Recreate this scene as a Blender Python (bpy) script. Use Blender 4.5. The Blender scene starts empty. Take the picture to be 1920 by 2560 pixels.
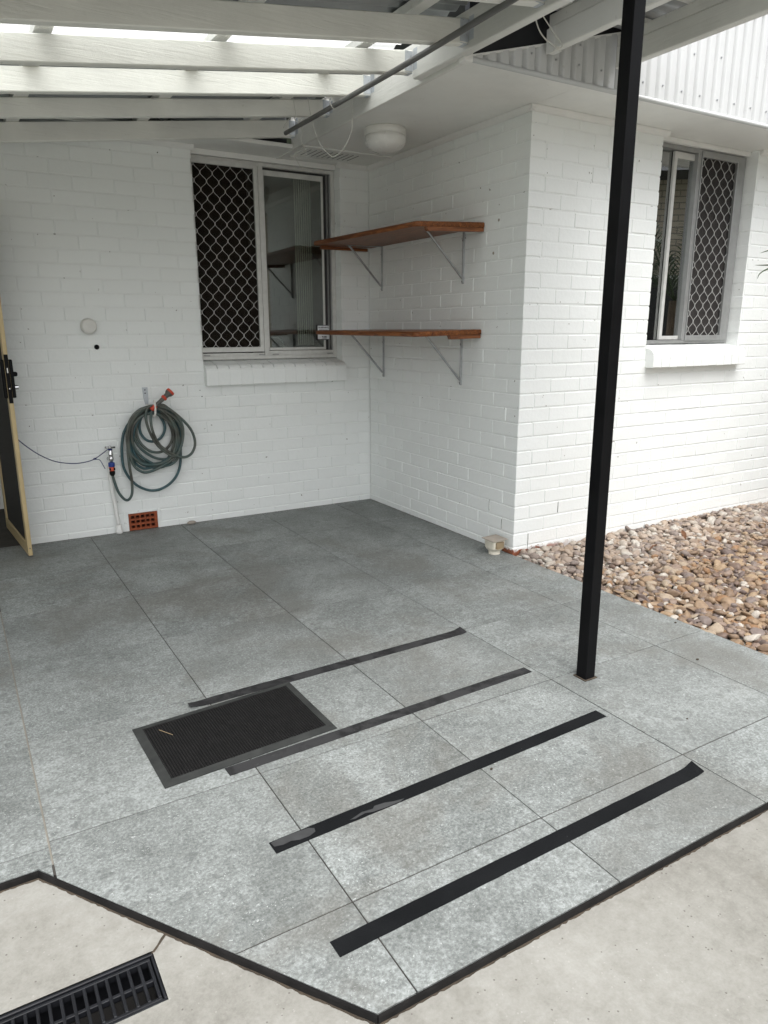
import bpy, bmesh, math, random
import numpy as np
from mathutils import Vector, Matrix

random.seed(7)
rng = np.random.default_rng(7)
R = math.radians
S = bpy.context.scene
C = S.collection

# ------------------------------------------------------------------ camera, sky, sun, exposure
YAW, PITCH, ROLL = 0.5354774, 0.2477641, 0.0015809
fw = Vector((math.sin(YAW) * math.cos(PITCH), math.cos(YAW) * math.cos(PITCH), -math.sin(PITCH)))
rt = Vector((math.cos(YAW), -math.sin(YAW), 0))
dn = fw.cross(rt)
rt2 = rt * math.cos(ROLL) + dn * math.sin(ROLL)
dn2 = -rt * math.sin(ROLL) + dn * math.cos(ROLL)
camd = bpy.data.cameras.new('camera')
cam = bpy.data.objects.new('camera', camd)
C.objects.link(cam)
M4 = Matrix((rt2, -dn2, -fw)).transposed().to_4x4()
M4.translation = Vector((-2.8803, -5.0747, 1.3624))
cam.matrix_world = M4
camd.sensor_fit = 'VERTICAL'
camd.sensor_height = 36.0
camd.sensor_width = 27.0
camd.lens = 1806.6 / 2560 * 36.0
camd.clip_start = 0.05
camd.clip_end = 600
S.camera = cam

SUN_EL, SUN_AZ = 65.0, 192.0       # degrees; azimuth clockwise from +Y (north)
w = bpy.data.worlds.new('World')
S.world = w
w.use_nodes = True
nt = w.node_tree
for n in list(nt.nodes):
    nt.nodes.remove(n)
sky = nt.nodes.new('ShaderNodeTexSky')
sky.sky_type = 'NISHITA'
sky.sun_disc = False
sky.sun_elevation = R(SUN_EL)
sky.sun_rotation = R(SUN_AZ)
sky.air_density = 1.0
sky.dust_density = 4.0
sky.ozone_density = 1.0
hsv = nt.nodes.new('ShaderNodeHueSaturation')
hsv.inputs['Saturation'].default_value = 0.16      # overcast: almost grey
bg = nt.nodes.new('ShaderNodeBackground')
bg.inputs['Strength'].default_value = 0.15
wo = nt.nodes.new('ShaderNodeOutputWorld')
nt.links.new(sky.outputs[0], hsv.inputs['Color'])
nt.links.new(hsv.outputs[0], bg.inputs['Color'])
nt.links.new(bg.outputs[0], wo.inputs['Surface'])

sl = bpy.data.lights.new('sun', 'SUN')
sl.energy = 0.80
sl.angle = R(55)
sl.color = (1.0, 0.99, 0.97)
sun = bpy.data.objects.new('sun', sl)
C.objects.link(sun)
az, el = R(SUN_AZ), R(SUN_EL)
sd = Vector((math.sin(az) * math.cos(el), math.cos(az) * math.cos(el), math.sin(el)))
sun.rotation_euler = (-sd).to_track_quat('-Z', 'Y').to_euler()
sun.location = (0, -6, 12)

S.view_settings.view_transform = 'Standard'
S.view_settings.look = 'None'
S.view_settings.exposure = 1.20
S.view_settings.gamma = 1.0
S.view_settings.use_curve_mapping = False
S.render.resolution_x = 768
S.render.resolution_y = 1024

# ------------------------------------------------------------------ helpers: materials
def srgb(r, g, b):
    f = lambda c: ((c / 255 + 0.055) / 1.055) ** 2.4 if c > 10 else c / 255 / 12.92
    return (f(r), f(g), f(b), 1)


class Mat:
    def __init__(s, name, rough=0.6, metal=0.0, spec=0.5):
        s.m = bpy.data.materials.new(name)
        s.m.use_nodes = True
        s.t = s.m.node_tree
        s.b = s.t.nodes['Principled BSDF']
        s.b.inputs['Roughness'].default_value = rough
        s.b.inputs['Metallic'].default_value = metal
        s.b.inputs['Specular IOR Level'].default_value = spec

    def n(s, typ, **kw):
        n = s.t.nodes.new(typ)
        for k, v in kw.items():
            setattr(n, k, v)
        return n

    def l(s, a, b):
        s.t.links.new(a, b)

    def set(s, sock, val):
        if hasattr(val, 'is_output'):
            s.l(val, sock)
        else:
            sock.default_value = val

    def pos(s, scale=(1, 1, 1), rnd=0.0, obj=False):
        if obj:
            v = s.n('ShaderNodeTexCoord').outputs['Object']
        else:
            v = s.n('ShaderNodeNewGeometry').outputs['Position']
        mp = s.n('ShaderNodeMapping')
        mp.inputs['Scale'].default_value = scale
        s.l(v, mp.inputs['Vector'])
        out = mp.outputs[0]
        if rnd:
            oi = s.n('ShaderNodeObjectInfo')
            a = s.n('ShaderNodeVectorMath', operation='MULTIPLY_ADD')
            cx = s.n('ShaderNodeCombineXYZ')
            s.l(oi.outputs['Random'], cx.inputs[0]); s.l(oi.outputs['Random'], cx.inputs[1]); s.l(oi.outputs['Random'], cx.inputs[2])
            s.l(cx.outputs[0], a.inputs[0])
            a.inputs[1].default_value = (rnd, rnd * 1.7, rnd * 0.6)
            s.l(out, a.inputs[2])
            out = a.outputs[0]
        return out

    def noise(s, v, scale, detail=4, rough=0.55, dist=0.0):
        n = s.n('ShaderNodeTexNoise')
        n.inputs['Scale'].default_value = scale
        n.inputs['Detail'].default_value = detail
        n.inputs['Roughness'].default_value = rough
        n.inputs['Distortion'].default_value = dist
        s.l(v, n.inputs['Vector'])
        return n.outputs['Fac']

    def voro(s, v, scale, feature='F1', rnd=1.0):
        n = s.n('ShaderNodeTexVoronoi', feature=feature)
        n.inputs['Scale'].default_value = scale
        n.inputs['Randomness'].default_value = rnd
        s.l(v, n.inputs['Vector'])
        return n.outputs

    def ramp(s, f, stops, mode='LINEAR'):
        n = s.n('ShaderNodeValToRGB')
        n.color_ramp.interpolation = mode
        e = n.color_ramp.elements
        while len(e) < len(stops):
            e.new(0.5)
        for i, (p, c) in enumerate(stops):
            e[i].position = p
            e[i].color = c if len(c) == 4 else (*c, 1)
        s.l(f, n.inputs['Fac'])
        return n.outputs['Color']

    def step(s, f, a, b):
        n = s.n('ShaderNodeMapRange', interpolation_type='SMOOTHSTEP')
        s.l(f, n.inputs['Value'])
        n.inputs['From Min'].default_value = a
        n.inputs['From Max'].default_value = b
        return n.outputs[0]

    def math(s, op, a, b=0.0):
        n = s.n('ShaderNodeMath', operation=op)
        s.set(n.inputs[0], a)
        s.set(n.inputs[1], b)
        return n.outputs[0]

    def mix(s, f, a, b, blend='MIX'):
        n = s.n('ShaderNodeMix', data_type='RGBA', blend_type=blend)
        s.set(n.inputs[0], f)
        s.set(n.inputs[6], a)
        s.set(n.inputs[7], b)
        return n.outputs[2]

    def col(s, c):
        s.set(s.b.inputs['Base Color'], c)
        return s

    def rough(s, c):
        s.set(s.b.inputs['Roughness'], c)
        return s

    def bump(s, h, strength=0.3, dist=0.002):
        n = s.n('ShaderNodeBump')
        n.inputs['Strength'].default_value = strength
        n.inputs['Distance'].default_value = dist
        s.l(h, n.inputs['Height'])
        s.l(n.outputs[0], s.b.inputs['Normal'])
        return s


def g(v, k=1.0, w=0.0):
    return (v * (1 + w), v * k, v * (1 - w), 1)


def paint(name, c, rough=0.5, stain=0.06, bumps=0.25, scale=1.0, grain=None):
    m = Mat(name, rough)
    p = m.pos(rnd=3.0)
    big = m.noise(p, 2.2 * scale, 5, 0.6)
    fine = m.noise(p, 60 * scale, 4, 0.6)
    dark = tuple(x * (1 - stain * 2.2) for x in c[:3]) + (1,)
    base = m.mix(m.step(big, 0.35, 0.75), c, dark)
    spots = m.step(m.noise(p, 24 * scale, 3, 0.5), 0.70, 0.78)
    base = m.mix(m.math('MULTIPLY', spots, 0.25), base, (c[0] * 0.55, c[1] * 0.52, c[2] * 0.46, 1))
    m.col(base)
    if grain is not None:
        pg = m.pos(grain, rnd=3.0)
        gr = m.noise(pg, 18, 5, 0.6, 0.4)
        h = m.math('ADD', m.math('MULTIPLY', gr, 1.6), m.math('MULTIPLY', fine, 0.35))
        chips = m.step(m.noise(pg, 9, 2, 0.5, 1.0), 0.62, 0.66)
        h = m.math('SUBTRACT', h, m.math('MULTIPLY', chips, 0.7))
        m.bump(h, bumps, 0.004)
    else:
        m.bump(fine, bumps, 0.003)
    return m.m


def plain(name, c, rough=0.5, metal=0.0, var=0.12, scale=14, bumpv=0.0, spec=0.5):
    m = Mat(name, rough, metal, spec)
    p = m.pos(rnd=2.0)
    f = m.noise(p, scale, 5, 0.6)
    lo = tuple(max(0, x * (1 - var)) for x in c[:3]) + (1,)
    hi = tuple(min(1, x * (1 + var)) for x in c[:3]) + (1,)
    m.col(m.ramp(f, [(0.3, lo), (0.7, hi)]))
    m.rough(m.math('ADD', m.math('MULTIPLY', f, 0.16), rough - 0.08))
    if bumpv:
        m.bump(m.noise(p, scale * 6, 3), bumpv, 0.002)
    return m.m


MT = {}
# painted brick, with small missing-paint flecks
m = Mat('painted_brick', 0.58)
p = m.pos(rnd=5.0)
big = m.noise(m.pos(), 1.6, 5, 0.6)
oi = m.n('ShaderNodeObjectInfo').outputs['Random']
c = m.ramp(oi, [(0.0, (0.800, 0.822, 0.806)), (0.5, (0.826, 0.848, 0.832)), (1.0, (0.808, 0.830, 0.812))])
c = m.mix(m.math('MULTIPLY', m.step(big, 0.5, 0.8), 0.12), c, (0.60, 0.59, 0.55, 1))
fl = m.step(m.noise(p, 34, 2, 0.4), 0.765, 0.79)
c = m.mix(m.math('MULTIPLY', fl, 0.75), c, (0.20, 0.17, 0.14, 1))
sm = m.step(m.noise(p, 9, 4, 0.6), 0.62, 0.85)
c = m.mix(m.math('MULTIPLY', sm, 0.12), c, (0.45, 0.44, 0.40, 1))
m.col(c)
h = m.math('ADD', m.noise(p, 45, 3, 0.62), m.math('MULTIPLY', m.noise(p, 9, 2, 0.5), 0.9))
m.bump(h, 0.34, 0.004)
MT['brick'] = m.m
# painted mortar: same paint, a little dirtier
m = Mat('painted_mortar', 0.65)
p = m.pos()
f = m.noise(p, 12, 5, 0.65)
c = m.ramp(f, [(0.3, (0.77, 0.79, 0.772)), (0.7, (0.815, 0.835, 0.82))])
fl = m.step(m.noise(p, 26, 3, 0.5), 0.70, 0.74)
c = m.mix(m.math('MULTIPLY', fl, 0.6), c, (0.15, 0.13, 0.11, 1))
m.col(c)
m.bump(m.noise(p, 70, 5, 0.6), 0.5, 0.004)
MT['mortar'] = m.m
# base bricks with paint worn off to red clay
m = Mat('worn_base_brick', 0.75)
p = m.pos(rnd=2.0)
sx = m.n('ShaderNodeSeparateXYZ')
m.l(m.n('ShaderNodeNewGeometry').outputs['Position'], sx.inputs[0])
edge = m.math('ADD', sx.outputs['Z'], m.math('MULTIPLY', m.math('SUBTRACT', m.noise(p, 22, 5, 0.65), 0.5), 0.11))
k = m.step(edge, 0.030, 0.012)
k2 = m.step(sx.outputs['X'], 0.62, 0.2)
k = m.math('MULTIPLY', k, k2)
red = m.ramp(m.noise(p, 40, 4), [(0.3, (0.16, 0.045, 0.02)), (0.7, (0.34, 0.12, 0.06))])
m.col(m.mix(k, (0.81, 0.82, 0.80, 1), red))
m.bump(m.noise(p, 60, 5, 0.6), 0.5, 0.004)
MT['base_brick'] = m.m

MT['soffit'] = paint('soffit_paint', (0.82, 0.825, 0.795, 1), 0.6, 0.05, 0.08)
MT['trim'] = paint('trim_paint', (0.80, 0.80, 0.775, 1), 0.5, 0.05, 0.15)
MT['rafter'] = paint('rafter_paint', (0.84, 0.84, 0.785, 1), 0.42, 0.06, 0.35, 1.0, (0.35, 6, 6))
MT['beam'] = paint('beam_paint', (0.75, 0.75, 0.715, 1), 0.45, 0.07, 0.3, 1.0, (6, 0.35, 6))
MT['sheet_white'] = paint('white_sheet_paint', (0.60, 0.61, 0.605, 1), 0.42, 0.03, 0.05)
MT['sheet_metal'] = plain('galvanised_sheet', (0.32, 0.335, 0.34, 1), 0.5, 0.35, 0.15, 3)
MT['sheet_dark'] = plain('charcoal_sheet', (0.012, 0.013, 0.017, 1), 0.55, 0.0, 0.2, 5)
MT['black_steel'] = plain('black_powdercoat', (0.0032, 0.0033, 0.0039, 1), 0.45, 0.0, 0.3, 9, 0.04, 0.14)
MT['alu'] = plain('aluminium_frame', (0.34, 0.345, 0.34, 1), 0.42, 0.45, 0.08, 20)
MT['alu_light'] = plain('painted_aluminium', (0.60, 0.60, 0.575, 1), 0.42, 0.15, 0.08, 20)
MT['mesh_grey'] = plain('mesh_grey', (0.50, 0.50, 0.485, 1), 0.45, 0.15, 0.15, 20)
MT['alu_dark'] = plain('window_channel', (0.03, 0.03, 0.03, 1), 0.5, 0.0, 0.2, 20)
MT['chrome'] = plain('chrome', (0.62, 0.62, 0.62, 1), 0.16, 1.0, 0.05, 20)
MT['galv'] = plain('galvanised_steel', (0.45, 0.46, 0.47, 1), 0.36, 0.85, 0.15, 30)
MT['galv_white'] = plain('zinc_white', (0.50, 0.53, 0.56, 1), 0.5, 0.2, 0.08, 20)
MT['conduit'] = plain('grey_conduit', (0.16, 0.16, 0.155, 1), 0.35, 0.35, 0.12, 10)
MT['wire'] = plain('white_wire', (0.62, 0.61, 0.56, 1), 0.5)
MT['plastic'] = plain('white_plastic', (0.70, 0.69, 0.65, 1), 0.35, 0, 0.05, 8)
MT['opal'] = plain('opal_diffuser', (0.72, 0.71, 0.68, 1), 0.28, 0, 0.05, 8)
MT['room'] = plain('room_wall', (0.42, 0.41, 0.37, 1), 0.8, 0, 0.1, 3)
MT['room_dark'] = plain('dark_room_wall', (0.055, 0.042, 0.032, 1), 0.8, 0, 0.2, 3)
MT['blind'] = plain('cream_blind', (0.80, 0.78, 0.68, 1), 0.6, 0, 0.04, 8)
MT['door_frame'] = plain('gold_beige_paint', (0.50, 0.39, 0.21, 1), 0.42, 0.1, 0.08, 10)
MT['screen'] = plain('black_mesh', (0.008, 0.007, 0.006, 1), 0.7, 0, 0.3, 40)
MT['rubber'] = plain('black_rubber', (0.0055, 0.0055, 0.0058, 1), 0.8, 0, 0.3, 25, 0.3, 0.15)
MT['stud_rubber'] = plain('stud_rubber', (0.0125, 0.012, 0.012, 1), 0.7, 0, 0.25, 25, 0.0, 0.2)
MT['red_plastic'] = plain('red_plastic', (0.52, 0.055, 0.025, 1), 0.4, 0, 0.08, 20)
MT['orange_plastic'] = plain('orange_plastic', (0.55, 0.09, 0.045, 1), 0.4, 0, 0.08, 20)
MT['blue_plastic'] = plain('blue_plastic', (0.012, 0.04, 0.22, 1), 0.4, 0, 0.1, 20)
MT['navy_cord'] = plain('navy_cord', (0.010, 0.016, 0.10, 1), 0.7, 0, 0.2, 60)
MT['grey_plastic'] = plain('grey_plastic', (0.085, 0.085, 0.075, 1), 0.5, 0, 0.12, 20)
MT['terracotta'] = plain('terracotta', (0.26, 0.062, 0.022, 1), 0.8, 0, 0.3, 25, 0.3)
MT['hole'] = plain('vent_shadow', (0.03, 0.010, 0.006, 1), 0.9)
MT['pvc'] = plain('aged_pvc', (0.66, 0.62, 0.52, 1), 0.5, 0, 0.12, 12)
MT['pvc_cap'] = plain('dirty_cap', (0.30, 0.265, 0.225, 1), 0.7, 0, 0.2, 18)
MT['grate'] = plain('black_plastic_grate', (0.0095, 0.0102, 0.0125, 1), 0.45, 0, 0.4, 12, 0.15, 0.3)
MT['pit'] = plain('drain_pit', (0.01, 0.009, 0.008, 1), 0.9)
MT['trim_black'] = plain('black_edge_trim', (0.010, 0.0092, 0.009, 1), 0.7, 0, 0.5, 18, 0.4, 0.2)
MT['ink'] = plain('black_ink', (0.01, 0.01, 0.01, 1), 0.5)
MT['sticker'] = plain('sticker_white', (0.72, 0.73, 0.74, 1), 0.4)
MT['leaf'] = plain('palm_leaf', (0.035, 0.06, 0.025, 1), 0.45, 0, 0.3, 10)
MT['bark'] = plain('palm_bark', (0.10, 0.075, 0.05, 1), 0.9, 0, 0.3, 12, 0.5)
MT['dry'] = plain('dry_leaf', (0.13, 0.055, 0.022, 1), 0.8, 0, 0.3, 30)
MT['straw'] = plain('dry_straw', (0.26, 0.20, 0.12, 1), 0.7)
m = Mat('far_cream_brickwork', 0.85)
bt = m.n('ShaderNodeTexBrick')
tcm = m.pos()
r0 = m.n('ShaderNodeMapping'); r0.inputs['Rotation'].default_value = (0, 0, R(-215)); m.l(tcm, r0.inputs['Vector']); tcm = r0.outputs[0]
rot = m.n('ShaderNodeMapping'); rot.inputs['Rotation'].default_value = (math.pi / 2, 0, 0); m.l(tcm, rot.inputs['Vector'])
m.l(rot.outputs[0], bt.inputs['Vector'])
bt.inputs['Color1'].default_value = (0.56, 0.50, 0.41, 1); bt.inputs['Color2'].default_value = (0.47, 0.41, 0.33, 1); bt.inputs['Mortar'].default_value = (0.25, 0.23, 0.20, 1)
bt.inputs['Scale'].default_value = 1.0; bt.inputs['Brick Width'].default_value = 0.24; bt.inputs['Row Height'].default_value = 0.086; bt.inputs['Mortar Size'].default_value = 0.008
m.col(bt.outputs['Color'])
MT['fence'] = m.m
MT['far_roof'] = plain('far_roof_sheet', (0.06, 0.065, 0.07, 1), 0.6, 0, 0.1, 2)
MT['raw_wood'] = plain('raw_timber', (0.42, 0.34, 0.24, 1), 0.8, 0, 0.15, 20)
MT['paint_line'] = plain('grout', (0.040, 0.036, 0.032, 1), 0.9, 0, 0.35, 10)
MT['caulk'] = plain('pale_caulk', (0.20, 0.185, 0.155, 1), 0.8, 0, 0.2, 20)

# shelf timber
m = Mat('stained_timber', 0.40, 0, 0.3)
p = m.pos((6, 0.5, 6), rnd=1.5)
wv = m.noise(p, 9, 6, 0.6, 1.2)
c = m.ramp(wv, [(0.28, (0.060, 0.017, 0.006)), (0.48, (0.165, 0.054, 0.015)), (0.72, (0.315, 0.118, 0.036))])
m.col(c)
m.bump(wv, 0.12, 0.002)
MT['timber'] = m.m
m = Mat('stained_batten', 0.4)
p = m.pos((0.5, 6, 6), rnd=1.5)
wv = m.noise(p, 9, 6, 0.6, 1.2)
m.col(m.ramp(wv, [(0.28, (0.060, 0.017, 0.006)), (0.48, (0.19, 0.062, 0.018)), (0.72, (0.33, 0.125, 0.040))]))
MT['batten'] = m.m

# hose
m = Mat('garden_hose', 0.5)
p = m.pos()
f = m.noise(p, 7, 3, 0.5, 0.5)
c = m.ramp(f, [(0.36, (0.050, 0.050, 0.042)), (0.46, (0.090, 0.098, 0.082)), (0.56, (0.074, 0.100, 0.090)), (0.70, (0.046, 0.088, 0.090))])
m.col(c)
MT['hose'] = m.m
MT['hose_teal'] = plain('garden_hose_clean', (0.040, 0.088, 0.098, 1), 0.45, 0, 0.2, 9)

# stone-look porcelain tile
m = Mat('stone_tile', 0.6, 0, 0.35)
p = m.pos(rnd=11.0)
wp = m.pos()
n1 = m.noise(p, 2.6, 4, 0.6, 0.3)
n2 = m.noise(p, 30, 4, 0.68, 0.4)
n3 = m.noise(p, 115, 4, 0.75)
f = m.math('ADD', m.math('ADD', m.math('MULTIPLY', n1, 0.26), m.math('MULTIPLY', n2, 0.22)), m.math('MULTIPLY', n3, 0.52))
c = m.ramp(f, [(0.38, (0.092, 0.100, 0.095)), (0.50, (0.194, 0.208, 0.201)), (0.61, (0.345, 0.368, 0.360))])
# hair-fine pale scratches and veins
vn = m.voro(m.pos((1, 1.6, 1), rnd=9.0), 14, 'DISTANCE_TO_EDGE')
vein = m.math('MULTIPLY', m.step(vn['Distance'], 0.020, 0.0), m.step(m.noise(p, 5, 3), 0.50, 0.64))
c = m.mix(m.math('MULTIPLY', vein, 0.36), c, (0.36, 0.38, 0.375, 1))
# darker aggregate: soft-edged blotches warped by noise
pd = m.n('ShaderNodeVectorMath', operation='MULTIPLY_ADD')
m.l(p, pd.inputs[0]); pd.inputs[1].default_value = (1, 1.4, 1)
nz = m.n('ShaderNodeTexNoise'); nz.inputs['Scale'].default_value = 40; nz.inputs['Detail'].default_value = 2; m.l(p, nz.inputs['Vector'])
sc = m.n('ShaderNodeVectorMath', operation='SCALE'); m.l(nz.outputs['Color'], sc.inputs[0]); sc.inputs['Scale'].default_value = 0.040
m.l(sc.outputs[0], pd.inputs[2])
for scale, thr, amt in ((20, 0.58, 0.42), (46, 0.48, 0.44), (90, 0.48, 0.36)):
    v1 = m.voro(pd.outputs[0], scale)
    sep = m.n('ShaderNodeSeparateColor'); m.l(v1['Color'], sep.inputs[0])
    inside = m.step(m.math('SUBTRACT', v1['Distance'], m.math('MULTIPLY', sep.outputs[0], 0.42)), 0.03, -0.05)
    sp = m.math('MULTIPLY', inside, m.math('GREATER_THAN', sep.outputs[1], thr))
    c = m.mix(m.math('MULTIPLY', sp, amt), c, (0.088, 0.094, 0.092, 1))
# white chips: two sizes, gathered in drifts
for scale, thr, dens, amt in ((125, 0.26, 0.78, 0.75), (240, 0.34, 0.62, 0.6)):
    vv = m.voro(pd.outputs[0], scale)
    sp2 = m.n('ShaderNodeSeparateColor'); m.l(vv['Color'], sp2.inputs[0])
    zone = m.step(m.noise(p, 3.1 if scale < 200 else 4.6, 3, 0.6), 0.40, 0.68)
    lim = m.math('SUBTRACT', 1.0, m.math('MULTIPLY', zone, 1 - dens))
    chip = m.math('MULTIPLY', m.math('LESS_THAN', vv['Distance'], m.math('MULTIPLY', sp2.outputs[1], thr + 0.1)), m.math('GREATER_THAN', sp2.outputs[0], lim))
    c = m.mix(m.math('MULTIPLY', chip, amt), c, (0.52, 0.54, 0.53, 1))
# trodden-in dirt: scuffs of their own shape, brownish
d1 = m.step(m.noise(wp, 1.7, 5, 0.65, 0.6), 0.46, 0.66)
c = m.mix(m.math('MULTIPLY', d1, 0.46), c, (0.112, 0.103, 0.086, 1))
oi = m.n('ShaderNodeObjectInfo').outputs['Random']
c = m.mix(m.math('MULTIPLY', oi, 0.26), c, (0.150, 0.156, 0.148, 1))
m.col(c)
m.rough(m.math('ADD', m.math('MULTIPLY', n2, 0.25), 0.48))
m.bump(n3, 0.14, 0.002)
MT['tile'] = m.m

# driveway concrete
m = Mat('concrete', 0.85, 0, 0.3)
p = m.pos()
a = m.noise(p, 1.9, 4, 0.55, 0.3)
b = m.noise(p, 28, 5, 0.72)
d = m.noise(p, 130, 3, 0.75)
f = m.math('ADD', m.math('ADD', m.math('MULTIPLY', a, 0.46), m.math('MULTIPLY', b, 0.34)), m.math('MULTIPLY', d, 0.20))
c = m.ramp(f, [(0.32, (0.155, 0.149, 0.131)), (0.48, (0.238, 0.232, 0.208)), (0.64, (0.305, 0.300, 0.275))])
st = m.step(m.noise(p, 6.5, 4, 0.6), 0.62, 0.74)
c = m.mix(m.math('MULTIPLY', st, 0.38), c, (0.13, 0.12, 0.098, 1))
pit = m.voro(p, 120)
sp_ = m.n('ShaderNodeSeparateColor'); m.l(pit['Color'], sp_.inputs[0])
hole = m.math('MULTIPLY', m.math('LESS_THAN', pit['Distance'], 0.28), m.math('GREATER_THAN', sp_.outputs[0], 0.972))
c = m.mix(m.math('MULTIPLY', hole, 0.65), c, (0.07, 0.06, 0.05, 1))
grit = m.math('MULTIPLY', m.math('LESS_THAN', pit['Distance'], 0.25), m.math('LESS_THAN', sp_.outputs[0], 0.05))
c = m.mix(m.math('MULTIPLY', grit, 0.25), c, (0.46, 0.45, 0.42, 1))
m.col(c)
m.bump(m.math('ADD', b, d), 0.30, 0.003)
MT['concrete'] = m.m
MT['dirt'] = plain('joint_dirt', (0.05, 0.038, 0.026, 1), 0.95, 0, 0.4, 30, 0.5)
MT['soil'] = plain('garden_soil', (0.075, 0.052, 0.034, 1), 0.95, 0, 0.3, 12, 0.5)
MT['grass'] = plain('distant_grass', (0.06, 0.085, 0.03, 1), 0.9, 0, 0.3, 2)

# grip tape
m = Mat('grip_tape', 0.85, 0, 0.12)
p = m.pos()
c = m.ramp(m.noise(p, 5, 5, 0.6), [(0.3, (0.0045, 0.0052, 0.0058)), (0.7, (0.0085, 0.0092, 0.0102))])
c = m.mix(m.math('MULTIPLY', m.step(m.noise(p, 210, 2), 0.78, 0.82), 0.5), c, (0.25, 0.25, 0.25, 1))
m.col(c)
m.bump(m.noise(p, 420, 2), 0.5, 0.002)
MT['tape'] = m.m
m = Mat('worn_grip_tape', 0.8, 0, 0.2)
p = m.pos()
w1 = m.step(m.noise(p, 8, 6, 0.68, 0.5), 0.40, 0.58)
c = m.mix(w1, (0.014, 0.014, 0.0145, 1), (0.034, 0.034, 0.035, 1))
w2 = m.step(m.noise(p, 30, 4, 0.7), 0.64, 0.72)
c = m.mix(m.math('MULTIPLY', w2, 0.55), c, (0.065, 0.065, 0.066, 1))
m.col(c)
m.bump(m.noise(p, 260, 3), 0.4, 0.002)
MT['tape_worn'] = m.m
MT['worn_grey'] = plain('worn_tape_backing', (0.034, 0.035, 0.036, 1), 0.85, 0, 0.25, 30)
m = Mat('mat_border', 0.8, 0, 0.25)
p = m.pos()
c = m.ramp(m.noise(p, 9, 6, 0.65), [(0.3, (0.016, 0.0175, 0.017)), (0.7, (0.040, 0.042, 0.040))])
m.col(c)
m.bump(m.noise(p, 60, 4), 0.4, 0.002)
MT['mat_border'] = m.m

# glass: thin pane, mirror-like at glancing angles
def glass(name, tint, base_refl):
    mm = Mat(name)
    t = mm.t
    gl = mm.n('ShaderNodeBsdfGlossy')
    gl.inputs['Roughness'].default_value = 0.015
    gl.inputs['Color'].default_value = (0.95, 0.97, 0.96, 1)
    tr = mm.n('ShaderNodeBsdfTransparent')
    tr.inputs['Color'].default_value = tint
    fr = mm.n('ShaderNodeFresnel')
    fr.inputs['IOR'].default_value = 1.5
    fac = mm.math('MINIMUM', mm.math('ADD', mm.math('MULTIPLY', fr.outputs[0], 2.0), base_refl), 1.0)
    mx = mm.n('ShaderNodeMixShader')
    mm.l(fac, mx.inputs[0]); mm.l(tr.outputs[0], mx.inputs[1]); mm.l(gl.outputs[0], mx.inputs[2])
    t.nodes.remove(mm.b)
    mm.l(mx.outputs[0], t.nodes['Material Output'].inputs['Surface'])
    return mm.m


MT['glass'] = glass('window_glass', (0.80, 0.84, 0.82, 1), 0.06)
MT['glass_front'] = glass('front_window_glass', (0.70, 0.74, 0.72, 1), 0.24)

def screen_mat(name, c, t):
    mm = Mat(name)
    df = mm.n('ShaderNodeBsdfDiffuse'); df.inputs['Color'].default_value = c
    tr = mm.n('ShaderNodeBsdfTransparent')
    mx = mm.n('ShaderNodeMixShader'); mx.inputs[0].default_value = t
    mm.l(df.outputs[0], mx.inputs[1]); mm.l(tr.outputs[0], mx.inputs[2])
    mm.t.nodes.remove(mm.b)
    mm.l(mx.outputs[0], mm.t.nodes['Material Output'].inputs['Surface'])
    return mm.m
MT['flyscreen'] = screen_mat('brown_fly_screen', (0.026, 0.021, 0.017, 1), 0.5)
MT['flyscreen_grey'] = screen_mat('grey_fly_screen', (0.060, 0.056, 0.054, 1), 0.3)
# translucent roof sheet
mm = Mat('translucent_sheet')
tl = mm.n('ShaderNodeBsdfTranslucent'); tl.inputs['Color'].default_value = (0.86, 0.87, 0.84, 1)
tr = mm.n('ShaderNodeBsdfTransparent'); tr.inputs['Color'].default_value = (0.9, 0.92, 0.9, 1)
pp = mm.pos()
dirt = mm.ramp(mm.noise(pp, 5, 5, 0.6), [(0.3, (0.66, 0.67, 0.64)), (0.7, (0.78, 0.79, 0.76))])
mm.l(dirt, tl.inputs['Color'])
mx = mm.n('ShaderNodeMixShader'); mx.inputs[0].default_value = 0.30
mm.l(tl.outputs[0], mx.inputs[1]); mm.l(tr.outputs[0], mx.inputs[2])
mm.t.nodes.remove(mm.b)
mm.l(mx.outputs[0], mm.t.nodes['Material Output'].inputs['Surface'])
MT['poly'] = mm.m

# pebbles
m = Mat('river_pebble', 0.62)
oi = m.n('ShaderNodeObjectInfo').outputs['Random']
isl = m.n('ShaderNodeNewGeometry').outputs['Random Per Island']
r1 = m.math('FRACT', m.math('ADD', isl, m.math('MULTIPLY', oi, 7.31)))
r2 = m.math('FRACT', m.math('MULTIPLY', r1, 37.7))
p = m.pos()
sx = m.n('ShaderNodeSeparateXYZ'); m.l(p, sx.inputs[0])
brown = m.ramp(r1, [(0.0, (0.210, 0.142, 0.092)), (0.14, (0.280, 0.192, 0.120)), (0.28, (0.162, 0.110, 0.084)), (0.40, (0.335, 0.238, 0.148)),
                    (0.52, (0.240, 0.176, 0.136)), (0.62, (0.130, 0.094, 0.080)), (0.70, (0.350, 0.278, 0.203)), (0.80, (0.260, 0.148, 0.074)),
                    (0.88, (0.195, 0.155, 0.138)), (0.94, (0.48, 0.44, 0.385))], 'CONSTANT')
pale = m.ramp(r1, [(0.0, (0.330, 0.262, 0.212)), (0.16, (0.395, 0.315, 0.250)), (0.32, (0.262, 0.212, 0.182)), (0.48, (0.435, 0.382, 0.325)),
                   (0.62, (0.225, 0.182, 0.158)), (0.76, (0.325, 0.246, 0.182)), (0.90, (0.49, 0.455, 0.405))], 'CONSTANT')
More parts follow.
